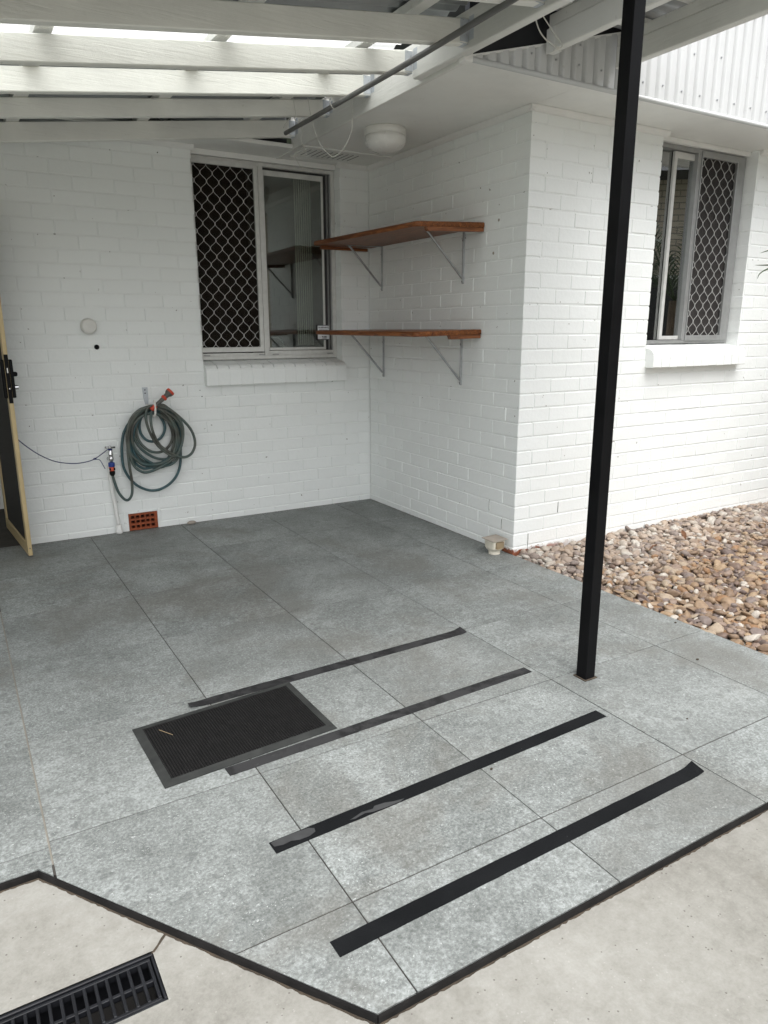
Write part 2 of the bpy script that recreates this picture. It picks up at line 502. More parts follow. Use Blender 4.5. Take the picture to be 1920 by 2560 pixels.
zone = m.math('ADD', sx.outputs['Y'], m.math('MULTIPLY', m.math('SUBTRACT', m.noise(p, 3.0, 3), 0.5), 0.9))
zone = m.math('ADD', zone, m.math('MULTIPLY', m.math('SUBTRACT', r2, 0.5), 0.45))
zone = m.math('SUBTRACT', zone, m.math('MULTIPLY', sx.outputs['X'], 0.12))
c = m.mix(m.step(zone, -2.55, -2.32), brown, pale)
vv = m.noise(m.pos(rnd=3), 55, 5, 0.65)
c = m.mix(0.55, c, m.ramp(vv, [(0.3, (0.45, 0.43, 0.42)), (0.7, (1.0, 0.98, 0.95))]), 'MULTIPLY')
m.col(c)
m.bump(vv, 0.2, 0.003)
MT['pebble'] = m.m

# ------------------------------------------------------------------ helpers: geometry
class MB:
    def __init__(s):
        s.v = []; s.f = []

    def add(s, vs, fs):
        o = len(s.v)
        s.v += [tuple(x) for x in vs]
        s.f += [tuple(i + o for i in q) for q in fs]
        return s

    def box(s, x0, x1, y0, y1, z0, z1, M=None):
        vs = [Vector(q) for q in ((x0, y0, z0), (x1, y0, z0), (x1, y1, z0), (x0, y1, z0), (x0, y0, z1), (x1, y0, z1), (x1, y1, z1), (x0, y1, z1))]
        if M is not None:
            vs = [M @ q for q in vs]
        return s.add(vs, [(0, 3, 2, 1), (4, 5, 6, 7), (0, 1, 5, 4), (1, 2, 6, 5), (2, 3, 7, 6), (3, 0, 4, 7)])

    def hexa(s, pts):          # 8 points: bottom ring then top ring
        return s.add(pts, [(0, 3, 2, 1), (4, 5, 6, 7), (0, 1, 5, 4), (1, 2, 6, 5), (2, 3, 7, 6), (3, 0, 4, 7)])

    def prism(s, poly, z0, z1):   # polygon in xy, counter-clockwise
        n = len(poly)
        vs = [(x, y, z0) for x, y in poly] + [(x, y, z1) for x, y in poly]
        fs = [tuple(range(n - 1, -1, -1)), tuple(range(n, 2 * n))] + [(i, (i + 1) % n, n + (i + 1) % n, n + i) for i in range(n)]
        return s.add(vs, fs)

    def tube(s, pts, r, n=8, cap=True, closed=False):
        pts = [Vector(q) for q in pts]
        N = len(pts)
        rs = r if isinstance(r, (list, tuple)) else [r] * N
        rings = []
        up = None
        for i, q in enumerate(pts):
            if closed:
                d = pts[(i + 1) % N] - pts[i - 1]
            else:
                d = pts[min(i + 1, N - 1)] - pts[max(i - 1, 0)]
            if d.length < 1e-9:
                d = Vector((0, 0, 1))
            d.normalize()
            if up is None:
                up = Vector((0, 0, 1)) if abs(d.z) < 0.9 else Vector((1, 0, 0))
            a = d.cross(up)
            if a.length < 1e-6:
                a = d.orthogonal()
            a.normalize()
            b = a.cross(d).normalized()
            up = b
            rings.append([q + (a * math.cos(t) + b * math.sin(t)) * rs[i] for t in [2 * math.pi * k / n for k in range(n)]])
        vs = [v for ring in rings for v in ring]
        fs = []
        for i in range(N if closed else N - 1):
            j = (i + 1) % N
            for k in range(n):
                fs.append((i * n + k, i * n + (k + 1) % n, j * n + (k + 1) % n, j * n + k))
        if cap and not closed:
            fs.append(tuple(range(n - 1, -1, -1)))
            fs.append(tuple((N - 1) * n + k for k in range(n)))
        return s.add(vs, fs)

    def lathe(s, prof, c=(0, 0, 0), axis='Z', n=24):
        vs = []; fs = []
        for r, h in prof:
            for k in range(n):
                t = 2 * math.pi * k / n
                x, y = r * math.cos(t), r * math.sin(t)
                q = {'Z': (x, y, h), 'Y': (x, h, y), 'X': (h, x, y)}[axis]
                vs.append((q[0] + c[0], q[1] + c[1], q[2] + c[2]))
        for i in range(len(prof) - 1):
            for k in range(n):
                fs.append((i * n + k, i * n + (k + 1) % n, (i + 1) * n + (k + 1) % n, (i + 1) * n + k))
        fs.append(tuple(range(n - 1, -1, -1)))
        fs.append(tuple((len(prof) - 1) * n + k for k in range(n)))
        return s.add(vs, fs)

    def mesh(s, name, mat, smooth=False, bevel=0.0, seg=1):
        me = bpy.data.meshes.new(name)
        me.from_pydata(s.v, [], s.f)
        bm = bmesh.new()
        bm.from_mesh(me)
        bmesh.ops.recalc_face_normals(bm, faces=bm.faces)
        if bevel:
            bmesh.ops.bevel(bm, geom=[e for e in bm.edges if e.is_manifold and e.calc_face_angle(0) > 0.5], offset=bevel, segments=seg, affect='EDGES', profile=0.5)
        bm.to_mesh(me)
        bm.free()
        if smooth:
            me.polygons.foreach_set('use_smooth', [True] * len(me.polygons))
        me.materials.append(MT[mat])
        return me

    def build(s, name, mat, parent=None, smooth=False, bevel=0.0, seg=1, loc=None):
        o = bpy.data.objects.new(name, s.mesh(name, mat, smooth, bevel, seg))
        C.objects.link(o)
        if parent is not None:
            o.parent = parent
            if loc is None:
                loc = (0, 0, 0)
                o.matrix_parent_inverse = Matrix.Translation(parent.location).inverted() if parent.type == 'EMPTY' else Matrix()
        if loc is not None:
            o.location = loc
        return o


def tag(o, label=None, cat=None, group=None, kind=None):
    if label: o['label'] = label
    if cat: o['category'] = cat
    if group: o['group'] = group
    if kind: o['kind'] = kind
    return o


def thing(name, loc, label, cat, group=None):
    o = bpy.data.objects.new(name, None)
    o.empty_display_size = 0.1
    C.objects.link(o)
    o.location = loc
    return tag(o, label, cat, group)


def link(name, me, parent, loc, rot=(0, 0, 0)):
    """object with shared mesh data, given in world space, child of parent"""
    o = bpy.data.objects.new(name, me)
    C.objects.link(o)
    o.location = loc
    o.rotation_euler = rot
    if parent is not None:
        o.parent = parent
        o.matrix_parent_inverse = Matrix.Translation(parent.location).inverted() if parent.type == 'EMPTY' else Matrix()
    return o


def catmull(pts, sub=8, closed=False):
    pts = [Vector(q) for q in pts]
    N = len(pts)
    out = []
    rngi = range(N) if closed else range(N - 1)
    for i in rngi:
        if closed:
            a, b, c_, d = pts[i - 1], pts[i], pts[(i + 1) % N], pts[(i + 2) % N]
        else:
            a, b, c_, d = pts[max(i - 1, 0)], pts[i], pts[i + 1], pts[min(i + 2, N - 1)]
        for k in range(sub):
            t = k / sub
            out.append(0.5 * ((2 * b) + (c_ - a) * t + (2 * a - 5 * b + 4 * c_ - d) * t * t + (3 * b - a - 3 * c_ + d) * t ** 3))
    if not closed:
        out.append(pts[-1])
    return out


# ------------------------------------------------------------------ dimensions (metres; floor top is z = 0)
D = 1.7885            # side wall length: inner corner (0,0) to outer corner (0,-D)
H = 2.53              # soffit height
CR = 0.0857           # brick course
Z0 = 0.045            # first bed joint above the tiles
PJ = 0.0070
JT = 0.0095           # joint

# ------------------------------------------------------------------ ground and paving
tag(MB().box(-150, 150, -150, 150, -0.50, -0.26).build('ground', 'grass'), kind='structure')
DZ = -0.024
# driveway slab in two pours with a fine joint from the drain's corner to the patio edge, and a hole for the drain
dr = MB()
V_ = [(-60, -60), (14, -60), (14, -3.772), (-2.644, -3.772), (-3.95, -3.772), (-60, -3.772), (-60, -3.628), (-3.95, -3.628), (-2.644, -3.628), (14, -3.628), (14, -3.2), (-60, -3.2)]
drv = MB().add([(x, y, DZ) for x, y in V_], [(0, 1, 2, 3, 4, 5), (5, 4, 7, 6), (3, 2, 9, 8), (6, 7, 8, 9, 10, 11)]).build('driveway', 'concrete')
tag(drv, kind='structure')
MB().prism([(-2.648, -3.634), (-2.640, -3.634), (-2.594, -3.588), (-2.601, -3.588), (-2.618, -3.602), (-2.629, -3.616)], DZ - 0.01, DZ + 0.0010).build('joint', 'dirt', drv)

# patio floor: bed of grout with every tile on it
XL = [-5.27, -4.655, -4.04, -3.425, -2.805, -2.190, -1.575, -0.955, -0.335, 0.0]
YL = [-4.048, -3.757, -3.140, -2.562, -1.943, -1.31, -0.676, -0.055, 0.56, 1.18]
FL = tag(MB().prism([(-5.2, -3.235), (-2.838, -3.235), (-2.285, -4.04), (0.0 - 0.004, -4.04), (-0.004, -0.004), (-2.60, -0.004), (-2.60, 1.2), (-5.2, 1.2)], -0.09, -0.0025).build('patio_floor', 'paint_line'), kind='structure')
slab = [(-5.2, -3.243), (-2.841, -3.243), (-2.287, -4.048), (0.004, -4.048), (0.004, -D), (0.004, 0.0), (-2.56, 0.0), (-2.56, 1.2), (-5.2, 1.2)]


def clip(poly, a, b):        # keep the left side of a->b
    out = []
    for i in range(len(poly)):
        p_, q = poly[i], poly[(i + 1) % len(poly)]
        s1 = (b[0] - a[0]) * (p_[1] - a[1]) - (b[1] - a[1]) * (p_[0] - a[0])
        s2 = (b[0] - a[0]) * (q[1] - a[1]) - (b[1] - a[1]) * (q[0] - a[0])
        if s1 >= 0: out.append(p_)
        if s1 * s2 < 0:
            t = s1 / (s1 - s2)
            out.append((p_[0] + (q[0] - p_[0]) * t, p_[1] + (q[1] - p_[1]) * t))
    return out


gp = 0.0019
for i in range(len(XL) - 1):
    yl = YL
    if XL[i] < -2.9:
        yl = [-3.243, -3.165, -2.565, -1.944, -1.325, -0.676, -0.055, 0.56, 1.18]
    for j in range(len(yl) - 1):
        x0, x1, y0, y1 = XL[i], XL[i + 1], yl[j], yl[j + 1]
        x0 = max(x0, -5.2); x1 = min(x1, 0.004)
        if x1 - x0 < 0.03: continue
        gl_ = 0.0030 if abs(x1 + 2.805) < .01 else gp
        pl_ = [(x0 + gp, y0 + gp), (x1 - gl_, y0 + gp), (x1 - gl_, y1 - gp), (x0 + gp, y1 - gp)]
        if x0 >= -2.81 and y0 > -0.2:
            pl_ = [(a, min(b, 0.02)) for a, b in pl_]
            if y0 > 0: continue
        if x1 > -2.9 or y0 < -3.2:   # cut by the slab's outline
            if x0 > -2.9:
                pl_ = clip(pl_, (-2.841, -3.243), (-2.287, -4.048))
            if len(pl_) < 3: continue
        cx = sum(a for a, b in pl_) / len(pl_); cy = sum(b for a, b in pl_) / len(pl_)
        t_ = MB().prism([(a - cx, b - cy) for a, b in pl_], -0.012, 0.0)
        o = t_.build('tile', 'tile', FL, bevel=0.0008, loc=(cx, cy, random.uniform(-0.0005, 0.0005)))
        o.rotation_euler = (random.uniform(-4e-4, 4e-4), random.uniform(-4e-4, 4e-4), 0)
MB().prism([(-2.838, -3.2445), (-2.8098, -3.286), (-2.8098, -3.2445)], -0.012, -0.0003).build('tile', 'tile', FL)
# pale caulked joint at the left
MB().box(-2.8082, -2.8036, -3.24, -1.2, -0.006, -0.0010).build('caulk_joint', 'caulk', FL)
# black edge trim: two boards of the step and the short front, rough underside of grout
def ribbon(path, z0, z1, th, name, mat, parent, jit=0.0, sub=30):
    mb = MB()
    rr = random.Random(11)
    for a, b in zip(path[:-1], path[1:]):
        d_ = Vector((b[0] - a[0], b[1] - a[1], 0)); L = d_.length; d_.normalize()
        nrm = Vector((d_.y, -d_.x, 0))
        n = max(2, int(L * sub))
        ring = []
        for i in range(n + 1):
            q = Vector((a[0], a[1], 0)) + d_ * L * i / n
            j1 = rr.uniform(-jit, jit); j2 = rr.uniform(-jit, jit)
            ring.append([q + Vector((0, 0, z1)), q + nrm * (th * 0.55) + Vector((0, 0, z1)), q + nrm * (th + j1) + Vector((0, 0, z1 - 0.006)),
                         q + nrm * (th + 0.001 + j2) + Vector((0, 0, z0)), q + Vector((0, 0, z0))])
        for i in range(n):
            vs = ring[i] + ring[i + 1]
            mb.add(vs, [(k, (k + 1) % 5, 5 + (k + 1) % 5, 5 + k) for k in range(5)])
        mb.add(ring[0], [(0, 1, 2, 3, 4)]); mb.add(ring[-1], [(4, 3, 2, 1, 0)])
    return mb.build(name, mat, parent)


edge = [(-5.2, -3.2445), (-2.8415, -3.2445), (-2.2885, -4.0495), (0.004, -4.0495)]
for a, b in zip(edge[:-1], edge[1:]):
    ribbon([a, b], DZ - 0.02, -0.0008, 0.0035, 'edge_trim', 'trim_black', FL, 0.0006)
ribbon([(-5.2, -3.247), (-2.843, -3.247), (-2.290, -4.052), (0.004, -4.052)], DZ - 0.02, DZ + 0.0035, 0.0045, 'edge_grout', 'dirt', FL, 0.0035, 90)

# ------------------------------------------------------------------ brick walls
_bm = {}
def brick_mesh(L, depth, var, hh=CR - JT, mat='brick'):
    key = (round(L, 3), round(depth, 3), var, round(hh, 4), mat)
    if key not in _bm:
        mb = MB().box(0, L, 0, depth, 0, hh)
        me = mb.mesh('brick', mat, bevel=0.0026, seg=2)
        rr = random.Random(str(key))
        for v in me.vertices:
            v.co += Vector((rr.uniform(-1, 1) * 0.0007, rr.uniform(-1, 1) * 0.0006, rr.uniform(-1, 1) * 0.0008))
        _bm[key] = me
    return _bm[key]


def lay(parent, Mx, rows, ext, joints, holes, depth=0.11, base_mat=None, own0=None, own1=None):
    """lay bricks along local x from ext[0] to ext[1]; joints(row)->list of joint x; Mx maps local (x,0,z) to world"""
    rz = Mx.to_euler().z
    for r in rows:
        z0 = Z0 + r * CR + JT / 2
        hh = CR - JT
        if r == rows[-1]: hh = min(hh, H + 0.01 - z0)
        xs0 = ext[0] if own0 is None else own0(r)
        xs1 = ext[1] if own1 is None else own1(r)
        js = sorted([x for x in joints(r) if xs0 + 0.03 < x < xs1 - 0.03])
        segs = []
        prev = xs0
        for x in js:
            segs.append((prev, x - PJ / 2)); prev = x + PJ / 2
        segs.append((prev, xs1))
        zc = z0 + hh / 2
        for a, b in segs:
            pieces = [(a, b)]
            for (hx0, hx1, hz0, hz1) in holes:
                if hz0 < zc < hz1:
                    new = []
                    for (p0, p1) in pieces:
                        if p1 <= hx0 or p0 >= hx1: new.append((p0, p1))
                        else:
                            if p0 < hx0: new.append((p0, hx0))
                            if p1 > hx1: new.append((hx1, p1))
                    pieces = new
            for p0, p1 in pieces:
                L = p1 - p0
                if L < 0.012: continue
                mat = 'brick'
                if base_mat and r in (-1, 0): mat = base_mat
                me = brick_mesh(L, depth, random.randrange(4), hh, mat)
                q = Mx @ Vector((p0, random.uniform(-0.0014, 0.0012), z0 + random.uniform(-0.0006, 0.0006)))
                o = link('brick', me, parent, q, (random.uniform(-0.006, 0.006), 0, rz + random.uniform(-0.0025, 0.0025)))
    return


def frange(a, step, lo, hi):
    out = []
    n = math.floor((lo - a) / step)
    x = a + n * step
    while x < hi:
        if x > lo: out.append(x)
        x += step
    return out


rows = list(range(-1, 29))
# back wall (faces -Y), local x = world x
W1 = (-1.335, -0.243, 1.055, 2.60)
BW = thing('brick_wall', (-1.3, 0, 0), 'white painted brick wall facing us at the back, with coiled hose and window', 'wall')
xA, xB = -2.585, 0.10
core = MB()
rec = 0.0046
core.box(xA + rec, -1.931, rec, 0.108, -0.09, H)
core.box(-1.731, W1[0] - rec, rec, 0.108, -0.09, H)
core.box(-1.931, -1.731, rec, 0.108, 0.123, H)
core.box(-1.931, -1.731, 0.061, 0.108, -0.09, 0.123)
core.box(W1[1] + rec, xB, rec, 0.108, -0.09, H)
core.box(W1[0] - rec, W1[1] + rec, rec, 0.108, -0.09, 1.10)
core.build('mortar', 'mortar', BW)
AB = (-1.935, -1.728, -0.05, 0.125)
MxB = Matrix.Identity(4)
lay(BW, MxB, rows, (xA, -0.004), lambda r: frange(-0.354, 0.2466, -2.7, 0) if r % 2 else frange(-0.228, 0.2472, -2.7, 0), [W1, AB])
# side wall (faces -X): local x runs along -Y from the inner corner; face normal to -X
SW = thing('brick_wall', (0, -0.9, 0), 'white painted brick side wall carrying the two timber shelves', 'wall')
MB().box(rec, 0.108, -D + rec, -0.0, -0.09, H).build('mortar', 'mortar', SW)
MxS = Matrix.Rotation(-math.pi / 2, 4, 'Z')          # local +x -> world -Y, local +y -> world +X
def sj(r):
    ph = 1.669 if r % 2 else 1.5505
    return frange(ph, 0.2355, 0.0, 1.9)
lay(SW, MxS, rows, (0.004, D), sj, [], own1=lambda r: (D - 0.115 - JT / 2) if r % 2 else D)
# front wall (faces -Y) at y=-D
FW = thing('brick_wall', (1.6, -D, 0), 'brightly lit white painted brick wall above the pebble bed', 'wall')
W2 = (1.060, 2.022, 1.16, 2.60)
xE = 4.4
rec = 0.0030
core = MB()
core.box(0.109, W2[0] - rec, -D + rec, -D + 0.108, -0.12, H)
core.box(W2[1] + rec, xE - .01, -D + rec, -D + 0.108, -0.12, H)
core.box(W2[0] - rec, W2[1] + rec, -D + rec, -D + 0.108, -0.12, 1.22)
core.build('mortar', 'mortar', FW)
MxF = Matrix.Translation((0, -D, 0))
def fj(r):
    return frange(0.2395 if r % 2 else 0.1195, 0.2395, 0.0, xE)
lay(FW, MxF, rows, (0.0, 3.3), fj, [W2], base_mat='base_brick', own0=lambda r: 0.0 if r % 2 else 0.115 + JT / 2)
MB().box(3.31, xE, -D + 0.0005, -D + 0.10, -0.1, H).build('wall_end', 'brick', FW)

# recessed entry at the far left, behind the screen door
EN = MB()
EN.box(-2.57, -2.46, 0.112, 1.30, -0.09, H)
EN.box(-3.80, -2.57, 1.21, 1.30, -0.09, H)
EN.box(-3.90, -3.80, -1.05, 1.30, -0.09, 2.30)  # unseen wing wall, added and sized to block light from the left
tag(EN.build('entry_recess_and_blocker', 'soffit'), 'dim entry recess behind the open screen door, plus unseen wing wall added to block light', 'recess')

def dirt_shadow_edge(path, wmin, wmax, seed):
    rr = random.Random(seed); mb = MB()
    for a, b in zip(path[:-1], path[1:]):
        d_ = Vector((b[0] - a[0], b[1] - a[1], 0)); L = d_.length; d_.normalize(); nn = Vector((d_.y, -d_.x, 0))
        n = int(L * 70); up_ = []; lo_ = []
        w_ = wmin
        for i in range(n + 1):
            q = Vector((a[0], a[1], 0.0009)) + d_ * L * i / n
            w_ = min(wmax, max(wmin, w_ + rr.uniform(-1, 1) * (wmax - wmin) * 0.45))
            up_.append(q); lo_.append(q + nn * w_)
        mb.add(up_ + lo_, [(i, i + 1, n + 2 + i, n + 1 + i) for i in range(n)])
    return mb.build('dirt_shadow_line', 'dirt', FL)
dirt_shadow_edge([(-2.58, -0.0005), (-0.001, -0.0005), (-0.0005, -D)], 0.0012, 0.007, 2)  # dirt along the wall foot, with contact shadow put into its dark colour
def crack(parent, pts, mat='ink'):
    MB().tube(pts, [0.0007 + 0.0010 * random.random() for _ in pts], 5).build('crack', mat, parent)
crack(SW, [(-0.0004, -1.543, 0.303), (-0.0006, -1.542, 0.27), (-0.0006, -1.544, 0.232)], 'dirt')
crack(SW, [(-0.0004, -1.671, 0.205), (-0.0004, -1.669, 0.17), (-0.0004, -1.671, 0.14)], 'dirt')
crack(FW, [(0.3595, -D - 0.0004, 0.295), (0.3600, -D - 0.0004, 0.255), (0.3595, -D - 0.0004, 0.225)], 'dirt')
crack(FW, [(0.119, -D - 0.0004, 0.12), (0.1205, -D - 0.0004, 0.08), (0.119, -D - 0.0004, 0.04), (0.120, -D - 0.0004, 0.01)], 'dirt')
for x, z, r_ in ((-1.372, 0.948, 0.003), (-1.36, 0.905, 0.004), (-2.478, 0.77, 0.003), (-2.49, 2.16, 0.003), (-1.55, 2.46, 0.004)):
    MB().lathe([(r_, 0.0), (r_ * 0.8, -0.002), (0.0, -0.0025)], (x, -0.0005, z), 'Y', 8).build('nail_hole', 'rubber', BW)
for y, z, r_ in ((-0.62, 2.16, 0.004), (-1.36, 2.18, 0.005), (-1.54, 1.98, 0.009), (-1.50, 1.80, 0.009), (-0.75, 0.60, 0.003)):
    MB().lathe([(r_, 0.0), (r_ * 0.8, -0.0015), (0.0, -0.002)], (-0.0005, y, z), 'X', 8).build('nail_hole', 'pvc_cap', SW)
# ------------------------------------------------------------------ windows
def frame_rect(mb, x0, x1, z0, z1, y0, y1, w_, wb=None, wt=None):
    wb = wb or w_; wt = wt or w_
    mb.box(x0, x0 + w_, y0, y1, z0, z1)
    mb.box(x1 - w_, x1, y0, y1, z0, z1)
    mb.box(x0 + w_, x1 - w_, y0, y1, z0, z0 + wb)
    mb.box(x0 + w_, x1 - w_, y0, y1, z1 - wt, z1)


def grille(x0, x1, z0, z1, y, px, pz, xph, zph, wd=0.0048):
    """security mesh: wavy flat strands that touch at the nodes"""
    mb = MB()
    j0 = math.floor((x0 - xph) / px) - 1
    j1 = math.ceil((x1 - xph) / px) + 1
    for j in range(j0, j1):
        xc = xph + (j + 0.5) * px
        pts = []
        n = int((z1 - z0) / 0.0065)
        for i in range(n + 1):
            z = z0 + (z1 - z0) * i / n
            ph = (z - zph) / pz * math.pi + (math.pi if j % 2 else 0)
            cv = math.cos(ph)
            cv = max(-1, min(1, 1.09 * cv))
            x = xc - cv * (px / 2 - 0.0018)
            pts.append((x, z))
        prev = None
        for i, (x, z) in enumerate(pts):
            if i == 0: dx, dz = pts[1][0] - x, pts[1][1] - z
            elif i == len(pts) - 1: dx, dz = x - pts[-2][0], z - pts[-2][1]
            else: dx, dz = pts[i + 1][0] - pts[i - 1][0], pts[i + 1][1] - pts[i - 1][1]
            L = math.hypot(dx, dz); nx, nz = dz / L * wd / 2, -dx / L * wd / 2
            ok = x0 + 0.001 < x < x1 - 0.001
            ring = [(x - nx, y, z - nz), (x + nx, y, z + nz), (x + nx * 0.8, y + 0.0035, z + nz * 0.8), (x - nx * 0.8, y + 0.0035, z - nz * 0.8)]
            if prev is not None and ok and prevok:
                mb.add(prev + ring, [(0, 1, 5, 4), (1, 2, 6, 5), (2, 3, 7, 6), (3, 0, 4, 7)])
            prev, prevok = ring, ok
    return mb


# window in the back wall: security screen on the left, sliding pane on the right
fy = 0.088
wb_ = MB()
frame_rect(wb_, W1[0], W1[1], 1.150, 2.492, fy, fy + 0.075, 0.030, 0.026, 0.024)
wb_.box(-0.842, -0.806, fy - 0.004, fy + 0.055, 1.176, 2.468)          # mullion
wb_.box(W1[0] + .03, -0.842, fy + 0.004, fy + 0.012, 1.176, 1.196)
wb_.box(-0.806, W1[1] - .03, fy + 0.006, fy + 0.014, 1.176, 1.208)
wb_.box(W1[0] + .03, -0.842, fy + 0.02, fy + 0.026, 1.20, 1.212)
WB = wb_.build('window', 'alu_light', BW, bevel=0.0015)
ms = MB()
ms.box(W1[0] + 0.001, W1[0] + 0.010, fy - 0.010, fy + 0.010, 1.203, 2.475); ms.box(-0.876, -0.846, fy - 0.010, fy + 0.010, 1.203, 2.475)
ms.box(W1[0] + 0.010, -0.876, fy - 0.010, fy + 0.010, 1.203, 1.238); ms.box(W1[0] + 0.010, -0.876, fy - 0.010, fy + 0.010, 2.444, 2.475)
ms.build('screen_frame', 'alu_light', WB, bevel=0.002)
grille(W1[0] + 0.008, -0.873, 1.234, 2.448, fy + 0.001, 0.0428, 0.0535, -1.295, 2.335, 0.0028).build('security_mesh', 'mesh_grey', WB)
MB().box(W1[0] + 0.032, -0.843, fy + 0.016, fy + 0.0172, 1.2, 2.467).build('fly_screen', 'flyscreen', WB)
sf = MB()
frame_rect(sf, -0.806, -0.326, 1.210, 2.452, fy + 0.020, fy + 0.036, 0.016, 0.020, 0.036)
sf.build('sash_frame', 'alu_light', WB, bevel=0.0015)
MB().box(-0.795, -0.335, fy + 0.026, fy + 0.030, 1.225, 2.425).build('pane', 'glass', WB)
ch = MB()
ch.box(-0.322, -0.298, fy + 0.030, fy + 0.060, 1.21, 2.465)
ch.box(-0.806, -0.322, fy + 0.030, fy + 0.050, 2.455, 2.467)
ch.build('channel', 'alu_dark', WB)
rl = MB()
rl.box(-0.302, -0.296, fy + 0.012, fy + 0.05, 1.205, 2.468)
rl.box(-0.284, -0.274, fy + 0.004, fy + 0.05, 1.205, 2.468)
rl.build('track', 'alu', WB, bevel=0.001)
for x in (-1.30, -0.885, -0.775, -0.325):
    MB().box(x, x + 0.045, fy - 0.002, fy + 0.01, 1.178, 1.186).build('weep_cover', 'alu', WB)
# header board and sill
MB().box(W1[0] + .001, W1[1] - .001, 0.060, 0.15, 2.4945, 2.529).build('header', 'trim', BW, bevel=0.002)


def sill(parent, x0, x1, y_wall, n, zt_back, zt_front, zb, proj, yb):
    """bullnosed bricks on edge, each its own"""
    step = (x1 - x0) / n
    Sx = None
    for i in range(n):
        a, b = x0 + i * step + 0.0025, x0 + (i + 1) * step - 0.0025
        prof = [(yb, zt_back - 0.05), (yb, zt_back)]
        r_ = 0.056
        yf = y_wall - proj
        prof.append((yf + r_, zt_front))
        for k in range(1, 14):
            t = k / 14 * math.pi / 2
            prof.append((yf + r_ - r_ * math.sin(t), zt_front - r_ + r_ * math.cos(t)))
        prof += [(yf, zt_front - r_), (yf, zb + 0.004), (yf + 0.004, zb), (y_wall + 0.02, zb)]
        vs = [(a, y, z) for y, z in prof] + [(b, y, z) for y, z in prof]
        N = len(prof)
        dz = random.uniform(-0.0012, 0.0012); dy = random.uniform(-0.0012, 0.0012)
        vs = [(x, y + dy, z + dz) for x, y, z in vs]
        mb = MB().add(vs, [tuple(range(N)), tuple(range(2 * N - 1, N - 1, -1))] + [(k, (k + 1) % N, N + (k + 1) % N, N + k) for k in range(N)])
        o = mb.build('sill_brick', 'brick', parent, smooth=False)
    MB().box(x0 + .003, x1 - .003, y_wall - proj + 0.003, yb - 0.002, zb + 0.006, zt_front - 0.03).build('sill_mortar', 'mortar', parent)


sill(BW, -1.337, -0.236, 0.0, 13, 1.148, 1.122, 0.978, 0.058, 0.12)
sill(FW, 1.062, 2.040, -D, 12, 1.262, 1.236, 1.115, 0.066, -D + 0.12)

# window in the front wall: sliding panes on the left, security screen on the right
gy = -D + 0.088
wf = MB()
frame_rect(wf, W2[0], W2[1] - 0.004, 1.264, 2.498, gy, gy + 0.075, 0.028, 0.022, 0.024)
wf.box(1.512, 1.545, gy - 0.004, gy + 0.055, 1.287, 2.474)
WFr = wf.build('window', 'alu', FW, bevel=0.0015)
ms = MB()
ms.box(1.546, 1.552, gy - 0.012, gy + 0.010, 1.283, 2.490); ms.box(1.919, 1.993, gy - 0.012, gy + 0.010, 1.283, 2.490)
ms.box(1.552, 1.919, gy - 0.012, gy + 0.010, 1.283, 1.318); ms.box(1.552, 1.919, gy - 0.012, gy + 0.010, 2.452, 2.490)
ms.build('screen_frame', 'alu', WFr, bevel=0.002)
grille(1.551, 1.921, 1.315, 2.456, gy + 0.0, 0.0435, 0.0530, 1.715, 2.366, 0.0025).build('security_mesh', 'mesh_grey', WFr)
MB().box(1.546, 1.989, gy + 0.016, gy + 0.0172, 1.288, 2.473).build('fly_screen', 'flyscreen_grey', WFr)
sf = MB()
sf.box(1.315, 1.342, gy + 0.022, gy + 0.042, 1.29, 2.47)
sf.box(1.342, 1.512, gy + 0.024, gy + 0.040, 1.29, 1.315)
sf.box(1.342, 1.512, gy + 0.024, gy + 0.040, 2.43, 2.47)
sf.build('sash_frame', 'alu_light', WFr, bevel=0.0015)
MB().box(1.340, 1.514, gy + 0.030, gy + 0.034, 1.31, 2.435).build('pane', 'glass_front', WFr)
MB().box(1.085, 1.330, gy + 0.046, gy + 0.050, 1.285, 2.475).build('pane', 'glass_front', WFr)
MB().box(1.46, 1.470, gy + 0.036, gy + 0.05, 1.29, 2.47).build('channel', 'alu_dark', WFr)
MB().box(W2[0] + .001, W2[1] - .001, -D + 0.060, -D + 0.15, 2.5005, 2.529).build('header', 'trim', FW, bevel=0.002)

# dim rooms behind the glass
def room(name, x0, x1, y0, y1, z0, z1, open_rect, mat, label):
    mb = MB()
    vs = [(x0, y0, z0), (x1, y0, z0), (x1, y1, z0), (x0, y1, z0), (x0, y0, z1), (x1, y0, z1), (x1, y1, z1), (x0, y1, z1)]
    mb.add(vs, [(0, 1, 2, 3), (7, 6, 5, 4), (1, 2, 6, 5), (2, 3, 7, 6), (3, 0, 4, 7)])
    a, b, c_, d_ = open_rect
    mb.box(x0, a, y0 - 0.002, y0 + 0.03, z0, z1); mb.box(b, x1, y0 - 0.002, y0 + 0.03, z0, z1)
    mb.box(a, b, y0 - 0.002, y0 + 0.03, z0, c_); mb.box(a, b, y0 - 0.002, y0 + 0.03, d_, z1)
    o = mb.build(name, mat)
    return tag(o, label, 'room')


room('kitchen_room', -2.40, -0.05, 0.166, 2.6, 0.0, 2.60, (W1[0], W1[1], 1.16, 2.49), 'room', 'dim kitchen seen through the window of the back wall')
room('bedroom', 0.20, 3.3, -D + 0.166, -0.05, 0.0, 2.60, (W2[0], W2[1], 1.27, 2.49), 'room_dark', 'dark room seen through the window above the pebbles')
